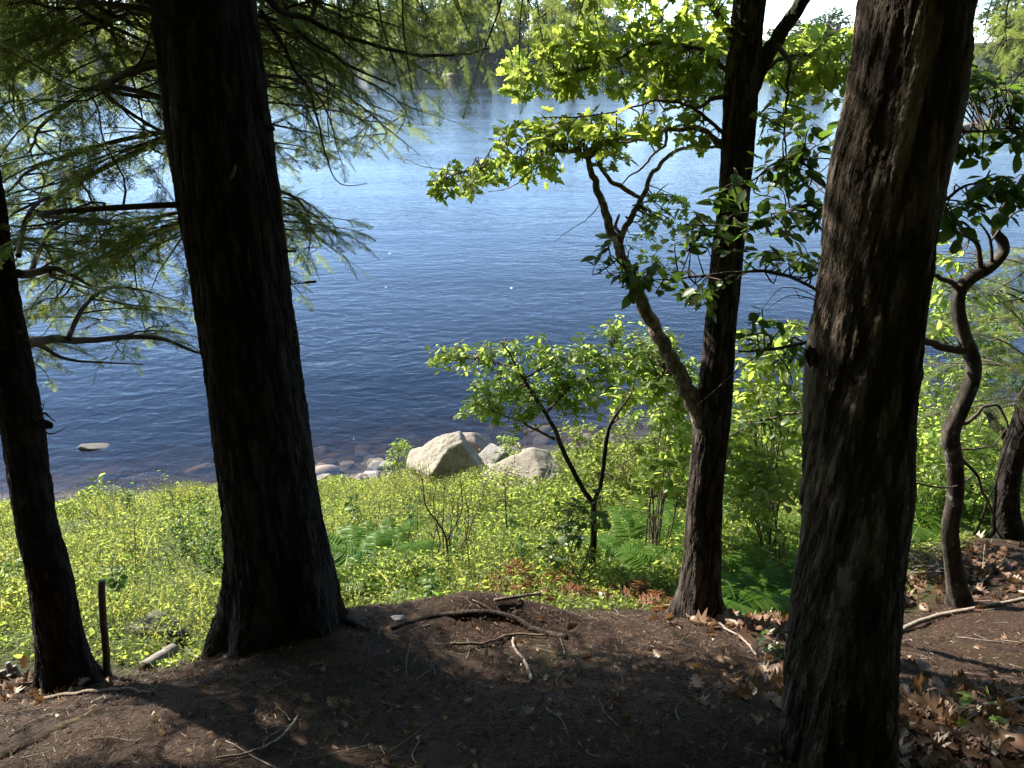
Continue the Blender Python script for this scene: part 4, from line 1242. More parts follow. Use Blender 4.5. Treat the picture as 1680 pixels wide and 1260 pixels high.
# young beech whose stem stands behind the flaky trunk ----------------------------------------
BB = base_of(1440, 1020, 3.05)
be = thing('beech_sapling', 'young beech with drooping pointed leaves spreading either side of the flaky trunk', 'tree', BB)
mb = MB()
stem = limb(mb, LP([(1440, 1020, 3.05, 22), (1430, 800, 3.05, 18), (1440, 600, 3.05, 16), (1445, 400, 3.03, 13), (1460, 250, 3.0, 10), (1480, 100, 3.0, 7)]), 60, 9, wob=.01)
mb.build('trunk', M_smooth_bark, be)
mb = MB()
B1 = limb(mb, LP([(1445, 400, 3.03, 8), (1360, 340, 2.95, 6), (1300, 345, 2.9, 5), (1240, 372, 2.85, 4), (1150, 370, 2.8, 2)]), 40, 6, wob=.015, seed=1)
B2 = limb(mb, LP([(1442, 480, 3.04, 8), (1350, 300, 2.9, 6), (1290, 262, 2.85, 4), (1225, 300, 2.8, 3), (1180, 315, 2.75, 2)]), 40, 6, wob=.015, seed=2)
B3 = limb(mb, LP([(1440, 560, 3.04, 8), (1330, 470, 2.95, 6), (1240, 445, 2.9, 5), (1150, 455, 2.85, 4), (1050, 460, 2.8, 2), (1000, 420, 2.8, 1.5)]), 44, 6, wob=.015, seed=3)
B4 = limb(mb, LP([(1450, 340, 3.02, 8), (1540, 330, 3.0, 6), (1600, 300, 3.0, 4), (1680, 330, 3.0, 3)]), 36, 6, wob=.012, seed=4)
B5 = limb(mb, LP([(1455, 300, 3.0, 7), (1540, 222, 3.0, 5), (1620, 215, 3.0, 4), (1700, 210, 3.0, 3)]), 36, 6, wob=.012, seed=5)
B6 = limb(mb, LP([(1440, 620, 3.05, 8), (1380, 545, 3.1, 6), (1330, 560, 3.1, 6), (1265, 575, 3.1, 5), (1210, 576, 3.1, 3)]), 30, 6, wob=.012, seed=6)
B7 = limb(mb, LP([(1440, 700, 3.05, 7), (1360, 680, 3.2, 5), (1300, 680, 3.3, 4), (1230, 700, 3.4, 3), (1190, 720, 3.4, 2)]), 30, 6, wob=.012, seed=7)
mb.build('branch', M_twig, be)
tg = np.random.default_rng(55)
for k in range(26):           # bare criss-crossing twigs left of the trunk
    a = (B1, B3, B6, B2)[k % 4][tg.integers(6, 26)]
    e = a + np.array([tg.uniform(-.35, .25), tg.uniform(-.2, .2), tg.uniform(-.32, .22)])
    mb = MB()
    limb(mb, [[*a, .0028], [*((a + e) / 2 + tg.normal(size=3) * .04), .002], [*e, .0008]], 12, 5, wob=.012, seed=k)
    mb.build('bare_twig', M_twig, be)
tw, lv = MB(), MB()
for i, (e, K, per, sz, att) in enumerate((
        ((1170, 372, 2.8, 60, 14, .15), 8, 6, .085, B1), ((1270, 360, 2.85, 50, 22, .15), 9, 6, .08, B1), ((1330, 345, 2.9, 30, 16, .15), 7, 6, .08, B1), ((1200, 325, 2.75, 40, 16, .12), 6, 5, .085, B2), ((1290, 270, 2.85, 50, 16, .15), 9, 6, .08, B2), ((1320, 225, 2.9, 40, 14, .15), 7, 5, .08, B2),
        ((1290, 300, 2.9, 60, 22, .2), 9, 6, .075, B2), ((1050, 460, 2.8, 55, 14, .12), 9, 6, .08, B3), ((1130, 395, 2.85, 40, 14, .1), 6, 5, .075, B3), ((1150, 480, 2.85, 50, 24, .15), 8, 6, .08, B3), ((1000, 415, 2.8, 28, 12, .08), 5, 5, .075, B3[34:]), ((1250, 430, 2.9, 40, 22, .15), 7, 6, .08, B3), ((1320, 420, 2.95, 30, 30, .15), 7, 6, .075, B3),
        ((1600, 330, 3.0, 70, 22, .2), 12, 6, .09, B4), ((1650, 310, 2.9, 40, 14, .1), 7, 6, .11, B4), ((1580, 240, 3.0, 50, 16, .15), 9, 6, .085, B5), ((1650, 225, 3.0, 40, 14, .15), 8, 6, .085, B5), ((1560, 380, 3.0, 40, 14, .1), 5, 5, .085, B4), ((1640, 150, 3.2, 60, 40, .3), 14, 6, .09, B5), ((1550, 130, 3.4, 40, 40, .3), 12, 6, .09, B5),
        ((1300, 600, 3.15, 50, 30, .25), 9, 6, .075, B6), ((1240, 540, 3.1, 30, 24, .15), 6, 6, .07, B6), ((1280, 690, 3.3, 50, 30, .2), 8, 6, .075, B7))):
    leafy_part(be, L_beech, att, *E(*e), K, per, sz * .82, [SERR, SERR, OVATE_W], 600 + i, flat=1.6, droop=.5)


# sapling at the centre --------------------------------------------------------------
PB = base_of(969, 960, 4.2)
sp = thing('sapling', 'slender sapling at centre holding flat layers of small bright leaves over the boulders', 'sapling', PB)
mb = MB()
limb(mb, LP([(969, 962, 4.2, 15), (973, 896, 4.22, 11), (974, 826, 4.25, 10)]), 24, 9, wob=.006)
s1 = limb(mb, LP([(974, 828, 4.25, 9), (950, 792, 4.3, 8), (925, 742, 4.38, 8), (908, 700, 4.45, 7), (879, 654, 4.55, 6), (854, 612, 4.65, 5), (833, 575, 4.75, 3), (820, 560, 4.8, 2)]), 60, 8, wob=.008, seed=1)
s2 = limb(mb, LP([(975, 826, 4.25, 8), (987, 787, 4.28, 7), (993, 733, 4.3, 7), (1000, 700, 4.3, 6), (1018, 671, 4.3, 4), (1040, 640, 4.35, 2)]), 40, 8, wob=.008, seed=2)
mb.build('trunk', M_smooth_bark, sp)
mb = MB()
s3 = limb(mb, LP([(912, 722, 4.42, 5), (880, 706, 4.5, 4), (854, 692, 4.6, 3), (800, 672, 4.8, 1.5)]), 24, 6, wob=.01)
s4 = limb(mb, LP([(895, 680, 4.5, 5), (930, 640, 4.7, 4), (980, 610, 4.9, 3), (1050, 580, 5.0, 2)]), 30, 6, wob=.012)
s5 = limb(mb, LP([(850, 605, 4.66, 4), (800, 592, 4.75, 3), (740, 588, 4.85, 2), (700, 598, 4.9, 1)]), 24, 6, wob=.01)
s6 = limb(mb, LP([(860, 622, 4.62, 4), (900, 600, 4.8, 3), (960, 590, 5.0, 2), (1020, 560, 5.1, 1.5)]), 24, 6, wob=.012)
s7 = limb(mb, LP([(1000, 700, 4.3, 4), (1040, 660, 4.6, 3), (1090, 620, 4.8, 2)]), 20, 6, wob=.012)
mb.build('branch', M_twig, sp)
tw, lv = MB(), MB()
for i, (e, K, per, sz, att) in enumerate((
        ((750, 588, 4.85, 55, 10, .25), 26, 9, .045, s5), ((850, 585, 4.85, 70, 20, .35), 40, 9, .048, np.r_[s5, s6, s1[-14:]]), ((930, 600, 4.9, 60, 26, .35), 36, 9, .05, np.r_[s6, s4]),
        ((800, 640, 4.75, 60, 12, .3), 26, 9, .045, np.r_[s3, s1[-25:]]), ((870, 640, 4.75, 60, 26, .3), 36, 9, .048, np.r_[s1, s4]), ((790, 670, 4.8, 45, 12, .25), 22, 8, .045, s3), ((860, 685, 4.6, 40, 10, .2), 12, 7, .045, s3),
        ((950, 650, 4.8, 60, 20, .3), 30, 8, .05, s4), ((1020, 590, 5.0, 50, 30, .35), 30, 9, .05, np.r_[s4, s6]), ((1070, 620, 4.8, 45, 30, .3), 24, 8, .052, s7), ((1030, 655, 4.4, 28, 14, .12), 9, 6, .075, s2[-10:]), ((1090, 570, 5.0, 40, 30, .3), 18, 8, .05, s7),
        ((1060, 560, 5.3, 55, 26, .3), 26, 8, .05, s7), ((1110, 600, 5.2, 40, 40, .3), 24, 8, .05, s7), ((1010, 610, 5.2, 50, 30, .3), 22, 8, .05, s4), ((950, 570, 5.0, 20, 20, .2), 10, 8, .045, s6), ((1010, 545, 5.2, 30, 14, .2), 12, 8, .05, s6))):
    leafy_part(sp, L_sap, att, *E(*e), int(K * 1.35), per, sz * 1.12, [OVATE, OVATE_W], 700 + i, flat=2.2, droop=.25, rtw=.0022)


# small leafy saplings round the forked maple -----------------------------------------
def bushy(name, label, cat, base, clusters, size, tmpl, mat, seed, stems=4, group=None, height=None):
    t = thing(name, label, cat, base, group)
    g = np.random.default_rng(seed)
    wd, lv = MB(), MB()
    for i, ((c, rad), K, per) in enumerate(clusters):
        ps = []
        for k in range(stems):
            e = np.asarray(c) + in_ball(1, g)[0] * np.asarray(rad) * .7
            b = np.asarray(base) + np.array([g.normal() * .05, g.normal() * .05, -.03])
            ps.append(limb(wd, [[*b, .006], [*((b + e) / 2 + g.normal(size=3) * .05), .0045], [*e, .0015]], 14, 6, wob=.01, seed=k)[5:])
        leafy(wd, lv, np.concatenate(ps), c, rad, K, per, size, tmpl, seed + i, flat=1.2, droop=.4, rtw=.002)
    wd.build('stems', M_twig, t)
    lv.build('foliage', mat, t)
    return t
def GB(px, py, Y):
    q = P(px, py, Y)
    return (q[0], q[1], float(gz(q[0], q[1])))
bushy('shrub', 'dense round shrub of small leaves right of the flat pale boulder', 'shrub', GB(985, 790, 7.2), [(E(950, 735, 7.2, 55, 40, .5), 70, 12), (E(1040, 720, 7.0, 65, 50, .5), 80, 12), (E(1010, 770, 6.6, 70, 30, .4), 70, 12)], .05, OVATE, L_herb, 801, 7)
bushy('maple_sapling', 'pale leafed young maple just left of the forked trunk foot', 'sapling', GB(1080, 860, 4.6), [(E(1085, 745, 4.8, 44, 32, .4), 15, 7), (E(1070, 800, 4.7, 36, 28, .35), 11, 7), (E(1105, 690, 5.0, 36, 36, .4), 14, 7), (E(1100, 640, 5.2, 40, 36, .4), 14, 7)], .085, [OVATE_W, LOBE, OVATE], L_lobe, 811)
bushy('maple_sapling', 'leafy young maple between the forked maple and the flaky trunk, topmost leaves over water', 'sapling', GB(1262, 860, 5.0), [(E(1235, 590, 5.0, 45, 40, .4), 26, 7), (E(1285, 640, 5.0, 50, 40, .5), 24, 7), (E(1240, 690, 5.2, 50, 40, .5), 26, 7), (E(1290, 555, 5.2, 40, 36, .5), 20, 7), (E(1225, 640, 5.3, 40, 40, .5), 18, 7), (E(1300, 720, 5.3, 40, 40, .5), 20, 7)], .085, [OVATE_W, LOBE, OVATE], L_lobe, 821)
bushy('maple_sapling', 'low leafy young maple under the taller one between two trunks', 'sapling', GB(1265, 900, 4.2), [(E(1265, 780, 4.5, 60, 40, .4), 26, 7), (E(1235, 820, 4.4, 45, 34, .35), 18, 7), (E(1225, 740, 4.7, 40, 30, .35), 18, 7)], .085, [OVATE_W, LOBE, OVATE], L_lobe, 831)
bushy('shrub', 'bright shrub filling the gap right of the flaky trunk', 'shrub', GB(1530, 880, 5.2), [(E(1530, 790, 5.2, 60, 40, .4), 60, 10), (E(1610, 800, 5.4, 50, 40, .4), 44, 10), (E(1540, 720, 5.6, 50, 40, .4), 40, 10)], .06, OVATE_W, L_sap, 841, 6)
bushy('shrub', 'yellow green bush on the shore behind the right hemlock boughs', 'shrub', GB(1530, 760, 8.0), [(E(1540, 640, 8.0, 70, 50, .6), 110, 12), (E(1640, 620, 8.2, 60, 60, .6), 100, 12), (E(1590, 550, 8.4, 70, 44, .6), 90, 12), (E(1640, 500, 8.6, 50, 40, .6), 60, 12), (E(1530, 500, 8.6, 36, 40, .5), 40, 12)], .07, OVATE, L_sap, 851, 6)
bushy('goldenrod', 'feathery yellow green weed standing left of the largest pale boulder', 'weed', GB(655, 772, 8.75), [(E(655, 742, 8.75, 20, 26, .18), 44, 14), (E(650, 765, 8.7, 28, 12, .18), 30, 12)], .045, t_ovate(.22), L_sap, 861, 8)
bushy('weed', 'tall leafy weed standing between the grey and flat pale boulders', 'weed', GB(830, 775, 8.5), [(E(830, 725, 8.5, 16, 18, .15), 14, 9), (E(826, 755, 8.5, 20, 16, .15), 14, 9)], .075, t_ovate(.34), L_sap, 871, 3)
bushy('weed', 'tall leafy weed on the waterline left of the thick trunk', 'weed', GB(160, 850, 7.6), [(E(160, 805, 7.6, 20, 18, .2), 12, 9), (E(135, 820, 7.5, 26, 14, .2), 12, 9)], .08, t_ovate(.4), L_sap, 881, 3)
bushy('weed', 'low broad weed on the bank beside the slim hemlock trunk', 'weed', GB(115, 860, 6.8), [(E(118, 838, 6.8, 24, 14, .2), 16, 9)], .07, t_ovate(.4), L_sap, 891, 3)
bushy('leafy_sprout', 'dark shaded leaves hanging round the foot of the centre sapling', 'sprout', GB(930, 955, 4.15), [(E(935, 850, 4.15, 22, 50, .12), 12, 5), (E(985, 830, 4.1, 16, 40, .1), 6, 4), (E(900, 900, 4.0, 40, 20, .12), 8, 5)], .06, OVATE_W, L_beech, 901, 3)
bushy('maple_seedling', 'small green seedling in dead leaves left of the flaky trunk', 'seedling', tuple(G(1266, 1080)), [((G(1266, 1080) + np.array([0, 0, .07]), (.045, .04, .03)), 5, 3)], .06, LOBE, L_beech, 911, 2)
q = G(1596, 1190)
bushy('leafy_seedling', 'pale yellow green seedling in dead leaves at lower right', 'seedling', tuple(q), [((q + np.array([0, 0, .08]), (.05, .05, .05)), 5, 2)], .075, OVATE_W, L_sap, 921, 2)

bushy('shrub', 'bright leafy thicket behind the forked maple foot down by the water', 'shrub', GB(1150, 760, 7.4), [(E(1120, 700, 7.4, 50, 40, .5), 50, 11), (E(1190, 690, 7.6, 50, 44, .5), 50, 11), (E(1070, 660, 7.6, 50, 36, .5), 40, 11), (E(1160, 620, 7.8, 46, 36, .5), 30, 10), (E(1090, 620, 7.6, 50, 40, .5), 40, 10), (E(1110, 740, 6.8, 60, 36, .5), 50, 10), (E(1200, 760, 6.6, 40, 40, .5), 40, 10)], .06, OVATE_W, L_sap, 931, 7)
bushy('shrub', 'bright leafy thicket by the water seen between the forked maple and the flaky trunk', 'shrub', GB(1270, 750, 7.6), [(E(1260, 700, 7.6, 60, 40, .5), 60, 11), (E(1310, 670, 7.8, 50, 40, .5), 44, 11), (E(1240, 750, 7.0, 50, 36, .5), 50, 11), (E(1300, 770, 6.6, 50, 36, .5), 50, 11)], .06, OVATE_W, L_sap, 941, 7)
bushy('shrub', 'bright shrub growing behind the crooked trunk below the hemlock boughs', 'shrub', GB(1620, 800, 6.2), [(E(1580, 740, 6.2, 50, 40, .5), 50, 11), (E(1640, 720, 6.4, 50, 44, .5), 50, 11), (E(1520, 690, 6.6, 44, 40, .5), 40, 11)], .06, OVATE_W, L_sap, 951, 6)

# leafless shrub at the foot of the bank
SBp = GB(734, 957, 4.1)
bs = thing('bare_shrub', 'leafless reddish shrub of thin upright twigs left of the centre sapling', 'shrub', SBp)
tg = np.random.default_rng(66)
for rows in ([(733, 958, 4.1, 7), (733, 883, 4.1, 6), (716, 855, 4.12, 5), (700, 833, 4.15, 4), (694, 800, 4.2, 3), (687, 780, 4.2, 1.5)], [(733, 885, 4.1, 4), (746, 862, 4.1, 4), (758, 842, 4.12, 3), (757, 800, 4.15, 2.5), (752, 775, 4.2, 1.5)],
             [(728, 940, 4.1, 4), (727, 860, 4.15, 3), (729, 800, 4.2, 2), (731, 775, 4.2, 1)], [(715, 940, 4.15, 3), (720, 880, 4.2, 3), (712, 830, 4.3, 2), (716, 790, 4.35, 1)], [(755, 920, 4.2, 3), (775, 860, 4.25, 2.5), (792, 815, 4.3, 1.5), (790, 780, 4.3, 1)],
             [(745, 930, 4.2, 3), (765, 880, 4.3, 2.5), (770, 830, 4.3, 2), (778, 795, 4.3, 1)], [(702, 930, 4.2, 3), (712, 880, 4.2, 2.5), (722, 840, 4.25, 1.5)], [(735, 925, 4.12, 3), (741, 860, 4.15, 2), (744, 810, 4.2, 1)],
             [(668, 930, 4.3, 4), (669, 880, 4.3, 3), (674, 860, 4.3, 2)], [(830, 868, 5.0, 4), (829, 830, 5.0, 4), (828, 790, 5.0, 2)]):
    mb = MB()
    p = limb(mb, LP([(a_, b_, c_, d_ * .6) for a_, b_, c_, d_ in rows]), 24, 6, wob=.012, seed=int(rows[0][0]))
    for k in range(5):
        a = p[tg.integers(8, 23)]
        e = a + np.array([tg.uniform(-.12, .12), tg.uniform(-.08, .08), tg.uniform(.06, .2)])
        limb(mb, [[*a, .0022], [*((a + e) / 2 + tg.normal(size=3) * .015), .0016], [*e, .0008]], 8, 4)
    mb.build('stem', M_twig, bs)

# ---------------------------------------------------------------- ground cover on the sunny bank
vg = np.random.default_rng(77)
def bank_points(n, ymax_off=-.25, ymin_off=0.0, xr=(-7.5, 7.5)):
    x = vg.uniform(*xr, n); y = vg.uniform(2.4, 11, n)
    m = (y > y_brink(x) + ymin_off + .18 * n2(x, y, 2.5, 51)) & (y < y_shore(x) + ymax_off - .45 * np.exp(-((x + 1.6) / .9) ** 2) + .22 * n2(x, y, 1.6, 52))
    # the stony gap round the boulders and the bare duff slope at right
    s = smooth(.5, 1.0, np.sqrt(((x - b1[0] - .45) / 1.55) ** 2 + ((y - b1[1] - .35) / .75) ** 2))
    m &= vg.random(n) < (.10 + .90 * s)
    m &= ~((x < -1.7) & (x > -2.8) & (y < 2.75))
    return x[m], y[m]
def tall(x, y):
    h = .17 + .22 * n2(x, y, .9, 61) + .16 * n2(x, y, 2.6, 62)
    h = h * np.where(x > .9, 1.15, 1.0) * smooth(-.1, .9, y - y_brink(x)) * (1 - .55 * smooth(-1.1, -.2, y - y_shore(x)))
    return np.maximum(h, .03)
hb = MB()
x, y = bank_points(660000)
h = tall(x, y)
z = gz(x, y) + h * vg.random(len(x)) ** .65 * 1.25
sz = (.011 + .040 * vg.random(len(x)) ** 1.7) * (1 + .9 * n2(x, y, 1.3, 63)) * (.64 + .36 * smooth(-1.2, .4, x))
scatter(hb, TINY, np.stack([x, y, z], -1), rdir(len(x), .45, g=vg), np.array([0, 0, 1.0]) + vg.normal(size=(len(x), 3)) * .55, sz)
x, y = bank_points(16000)
z = gz(x, y) + tall(x, y) * vg.uniform(.3, 1.2, len(x))
scatter(hb, OVATE, np.stack([x, y, z], -1), rdir(len(x), .4, g=vg), np.array([0, 0, 1.0]) + vg.normal(size=(len(x), 3)) * .5, vg.uniform(.022, .055, len(x)))
tag(hb.build('ground_herbs', L_herb), kind='stuff', label='low leafy herbs covering the sunny bank', cat='ground cover')
gb = MB()
for i in range(3):
    x, y = bank_points(30000)
    k = vg.random(len(x)) < (.12 + .88 * smooth(.2, -1.4, x)) * smooth(-.45, .15, n2(x, y, .8, 64))
    x, y = x[k], y[k]
    n = len(x)
    d = np.stack([vg.normal(size=n) * .4, vg.normal(size=n) * .4, np.ones(n)], -1)
    scatter(gb, BLADES[i], np.stack([x, y, gz(x, y) - .01], -1), d, np.stack([vg.normal(size=n), vg.normal(size=n), .1 * np.ones(n)], -1), (tall(x, y) * 1.35 + .05) * vg.uniform(.5, 1.1, n))
tag(gb.build('grass', L_grass), kind='stuff', label='thin grass blades among the herbs on the bank', cat='grass')
sm = MB()                                          # thin dry stems
x, y = bank_points(5200); n = len(x)
d = np.stack([vg.normal(size=n) * .5, vg.normal(size=n) * .5, np.ones(n)], -1)
scatter(sm, (BLADES[0][0] * [.5, 1, 1], BLADES[0][1]), np.stack([x, y, gz(x, y)], -1), d, rdir(n, .1, g=vg), (tall(x, y) * 1.6 + .1) * vg.uniform(.5, 1.2, n))
tag(sm.build('dry_stems', M_stick), kind='stuff', label='thin dry stalks standing in the bank grass', cat='grass')
# taller weeds standing out of the herbs: three kinds, copied
def weed_template(seed, H, nl, lw, ls, mat):
    g = np.random.default_rng(seed)
    wd, lv = MB(), MB()
    for s_ in range(g.integers(2, 5)):
        a = g.uniform(0, 6.28); ln = H * g.uniform(.7, 1.1); sp_ = g.uniform(.05, .3)
        p = limb(wd, [[0, 0, -.05, .003], [math.cos(a) * sp_ * .3 * ln, math.sin(a) * sp_ * .3 * ln, ln * .5, .0025], [math.cos(a) * sp_ * ln, math.sin(a) * sp_ * ln, ln, .001]], 12, 5)
        n = nl
        t = np.linspace(.2, 1, n)
        j = np.minimum((t * 11).astype(int), 11)
        q = p[j]
        th = np.arange(n) * 2.4 + g.uniform(0, 6)
        d = np.stack([np.cos(th), np.sin(th), .35 - .5 * g.random(n)], -1)
        scatter(lv, t_ovate(lw), q, d, np.tile([0, 0, 1.0], (n, 1)) + g.normal(size=(n, 3)) * .3, ls * (1.15 - .6 * t) * g.uniform(.8, 1.2, n))
    return wd.mesh('stems', M_twig), lv.mesh('leaves', mat)
L_weed = leaf_mat('weed_leaf', (.048, .098, .024), (.095, .145, .034), 0.58, 2.8, 0.02, 1.5, 1.0)
WT = [weed_template(1, .50, 16, .24, .085, L_sap), weed_template(2, .42, 12, .5, .075, L_weed), weed_template(3, .55, 20, .18, .07, L_herb), weed_template(4, .34, 9, .65, .085, L_weed)]
x, y = bank_points(3000, -.5, .25)
kk = vg.permutation(len(x))[:170]
for i, k in enumerate(kk):
    if math.hypot(x[k] - b1[0], y[k] - b1[1]) < .8: continue
    t_ = int(np.clip((n2(x[k:k + 1], y[k:k + 1], .9, 66)[0] + .5) * 4 + vg.uniform(-.8, .8), 0, 3))
    w = thing('weed', ('narrow leafed weed standing above the low herbs of the bank', 'dark green broad leafed weed standing above the low herbs of the bank', 'slender tall weed with grassy leaves standing above the herbs of the bank', 'low dark weed with wide round leaves among the herbs of the bank')[t_], 'weed',
              (x[k], y[k], float(gz(x[k], y[k]))), ('narrow leafed weeds on the bank', 'broad leafed weeds on the bank', 'slender weeds on the bank', 'round leafed weeds on the bank')[t_])
    for nm, me in zip(('stems', 'leaves'), WT[t_]):
        o = bpy.data.objects.new(nm, me); COL.objects.link(o); o.parent = w
    s_ = vg.uniform(.6, 1.15) * (.75 if y[k] > y_shore(x[k]) - 1.4 else 1)
    w.scale = (s_, s_, s_); w.rotation_euler = (0, 0, vg.uniform(0, 6.28))
# the tussock by the water left of the thick trunk and grass in front of the boulder
for k, (px, py, Y, r, h, lab) in enumerate(((305, 830, 7.7, .16, .34, 'fine upright grass tuft on the waterline left of the thick trunk'), (715, 772, 8.3, .22, .26, 'soft grass tuft growing in front of the largest pale boulder'), (745, 765, 8.35, .16, .24, 'grass tuft under the dark side of the largest pale boulder'))):
    q = GB(px, py, Y); n = 420
    mb = MB()
    u = in_ball(n, vg) * [r, r, 0]
    p = np.asarray(q) + u; p[:, 2] = gz(p[:, 0], p[:, 1]) - .01
    d = u / r * .6 + np.array([0, 0, 1]) + vg.normal(size=(n, 3)) * .15
    scatter(mb, BLADES[1], p, d, rdir(n, .2, g=vg), h * vg.uniform(.6, 1.2, n))
    tag(mb.build('grass_tuft', L_grass, origin=q), lab, 'grass')

# ---------------------------------------------------------------- ferns
PINNA = t_ovate(.20, .02, .12)
def frond_mesh(seed, mat, dry=False):
    g = np.random.default_rng(seed)
    mb = MB()
    t = np.linspace(0, 1, 14)
    ra = np.stack([.04 * np.sin(t * 3 + seed), t * .92, .55 * t - .62 * t ** 2 if not dry else .3 * t - .5 * t ** 2], -1)
    tube(mb, ra, .006 * (1 - .8 * t) + .001, 5)
    n = 19
    u = np.repeat(np.linspace(.16, .97, n), 2)
    q = np.stack([np.interp(u, t, ra[:, k]) for k in range(3)], -1)
    s = np.tile([1, -1], n)
    d = np.stack([s * .95, .42 + 0 * u, -.18 + g.normal(size=2 * n) * (.08 if not dry else .5)], -1)
    ln = .30 * np.sin(np.pi * np.clip(u * .9 + .16, 0, 1)) ** .8 * (1.05 - .3 * u)
    scatter(mb, PINNA, q, d, np.tile([0, .15, 1.0], (2 * n, 1)) + g.normal(size=(2 * n, 3)) * .1, ln)
    return mb.mesh('frond', mat)
FR = [frond_mesh(k, L_fern) for k in range(3)]
FD = [frond_mesh(10 + k, L_dry, True) for k in range(2)]
def fern(px, py, Y, size, n, dry=False, label='', group=None, gr=vg):
    q = GB(px, py, Y)
    q = (q[0], q[1], q[2] + (.10 if not dry else .06))
    t = thing('dry_fern' if dry else 'fern', label, 'fern', q, group)
    for k in range(n):
        o = bpy.data.objects.new('frond', (FD if dry else FR)[k % (2 if dry else 3)])
        COL.objects.link(o)
        o.parent = t
        a = k * 6.283 / n + gr.uniform(-.3, .3)
        o.rotation_euler = (gr.uniform(-.1, .35) if not dry else gr.uniform(-.6, .1), 0, a)
        s = size * gr.uniform(.75, 1.15)
        o.scale = (s, s, s)
    return t
fern(575, 905, 4.3, .52, 7, label='largest bright fern beside the right edge of the thick trunk')
for i, (px, py, Y, s) in enumerate(((610, 930, 4.1, .45), (650, 915, 4.3, .42), (590, 860, 4.9, .42), (560, 940, 3.9, .36), (640, 880, 4.8, .4))):
    fern(px, py, Y, s, 6, label='bright green fern in the patch between the thick trunk and the leafless shrub', group='ferns right of the thick trunk')
fern(690, 985, 3.6, .26, 6, label='low green fern directly below the leafless shrub')
for i, (px, py, Y, s) in enumerate(((1040, 900, 4.7, .5), (1090, 890, 4.8, .5), (1010, 930, 4.4, .42), (1080, 940, 4.1, .42), (1050, 850, 5.4, .5), (890, 920, 4.5, .36))):
    fern(px, py, Y, s, 6, label='bright fern on the bank between the centre sapling and the forked maple', group='ferns left of the forked maple')
for i, (px, py, Y, s) in enumerate(((1230, 930, 4.0, .5), (1275, 950, 3.8, .5), (1225, 870, 4.6, .5), (1290, 890, 4.4, .5), (1250, 960, 3.7, .42), (1210, 980, 3.5, .34), (1290, 850, 5.0, .5))):
    fern(px, py, Y, s, 7, label='fern in the thick patch between the forked maple and the flaky trunk', group='ferns between the two right trunks')
for i, (px, py, Y, s) in enumerate(((1500, 880, 4.9, .5), (1530, 850, 5.2, .55), (1600, 850, 5.2, .5), (1490, 830, 5.4, .5))):
    fern(px, py, Y, s, 7, label='fern on the bank between the flaky trunk and the right picture edge', group='ferns right of the flaky trunk')
for i, (px, py, Y, s) in enumerate(((848, 970, 3.75, .42), (870, 950, 3.95, .42), (825, 985, 3.65, .3), (1050, 968, 3.6, .28), (770, 990, 3.5, .28), (1030, 960, 3.7, .3), (900, 960, 3.8, .28), (830, 1000, 3.45, .24), (1085, 985, 3.4, .26), (960, 985, 3.6, .24))):
    fern(px, py, Y, s, 6, True, 'rust brown dead fern along the shaded foot of the bank', 'dead ferns at the foot of the bank')

# ---------------------------------------------------------------- litter on the shaded ground
lm = MB()
lg = np.random.default_rng(88)
n = 150000
x = lg.uniform(-3.2, 3.4, n); y = 1.0 + 3.2 * lg.random(n) ** 1.3
k = y < y_brink(x) + .35
x, y = x[k], y[k]; n = len(x)
pos = np.stack([x, y, gz(x, y) + .006 * n2(x, y, 22, 31, 4) + .004], -1)
nrm = np.array([0, -.35, 1.0]) + lg.normal(size=(n, 3)) * .35
scatter(lm, (np.array([[-.05, 0, 0], [.05, 0, 0], [.03, 1, 0], [-.03, 1, 0]]), [np.array([[0, 1, 2, 3]])]), pos, rdir(n, .25, g=lg), nrm, lg.uniform(.008, .028, n))
def litter_mat():
    m, nt, out = mat_new('needle_litter')
    r = nd(nt, 'NewGeometry').outputs['Random Per Island']
    c = ramp(nt, r, [(0, (.020, .012, .008)), (.6, (.052, .031, .020)), (.92, (.12, .08, .055)), (1, (.30, .22, .16))])
    b = nd(nt, 'BsdfPrincipled', i_Base_Color=c, i_Roughness=.85)
    b.inputs['Specular IOR Level'].default_value = .2
    nt.links.new(b.outputs[0], out.inputs[0])
    return m
M_litter = litter_mat()
tag(lm.build('needle_litter', M_litter), kind='stuff', label='brown fallen needles strewn over the shaded ground', cat='needle litter')
# fine twigs in the litter
tm_ = MB()
for k in range(300):
    x = lg.uniform(-3, 3.2); y = lg.uniform(1.1, 3.6)
    if y > y_brink(x) + .3: continue
    a = lg.uniform(0, 6.28); L = lg.uniform(.04, .28)
    p = np.array([[x + math.cos(a) * L * u, y + math.sin(a) * L * u, 0] for u in (-.5, 0, .5)])
    p[1, :2] += lg.normal(size=2) * L * .08
    p = spline(p, 7)
    p[:, 2] = gz(p[:, 0], p[:, 1]) + .007
    tube(tm_, p, np.linspace(.0018, .0008, 7) * lg.uniform(.7, 1.5), 4)
tag(tm_.build('twig_litter', M_stick), kind='stuff', label='fine pale twigs scattered over the brown needle floor', cat='twig litter')

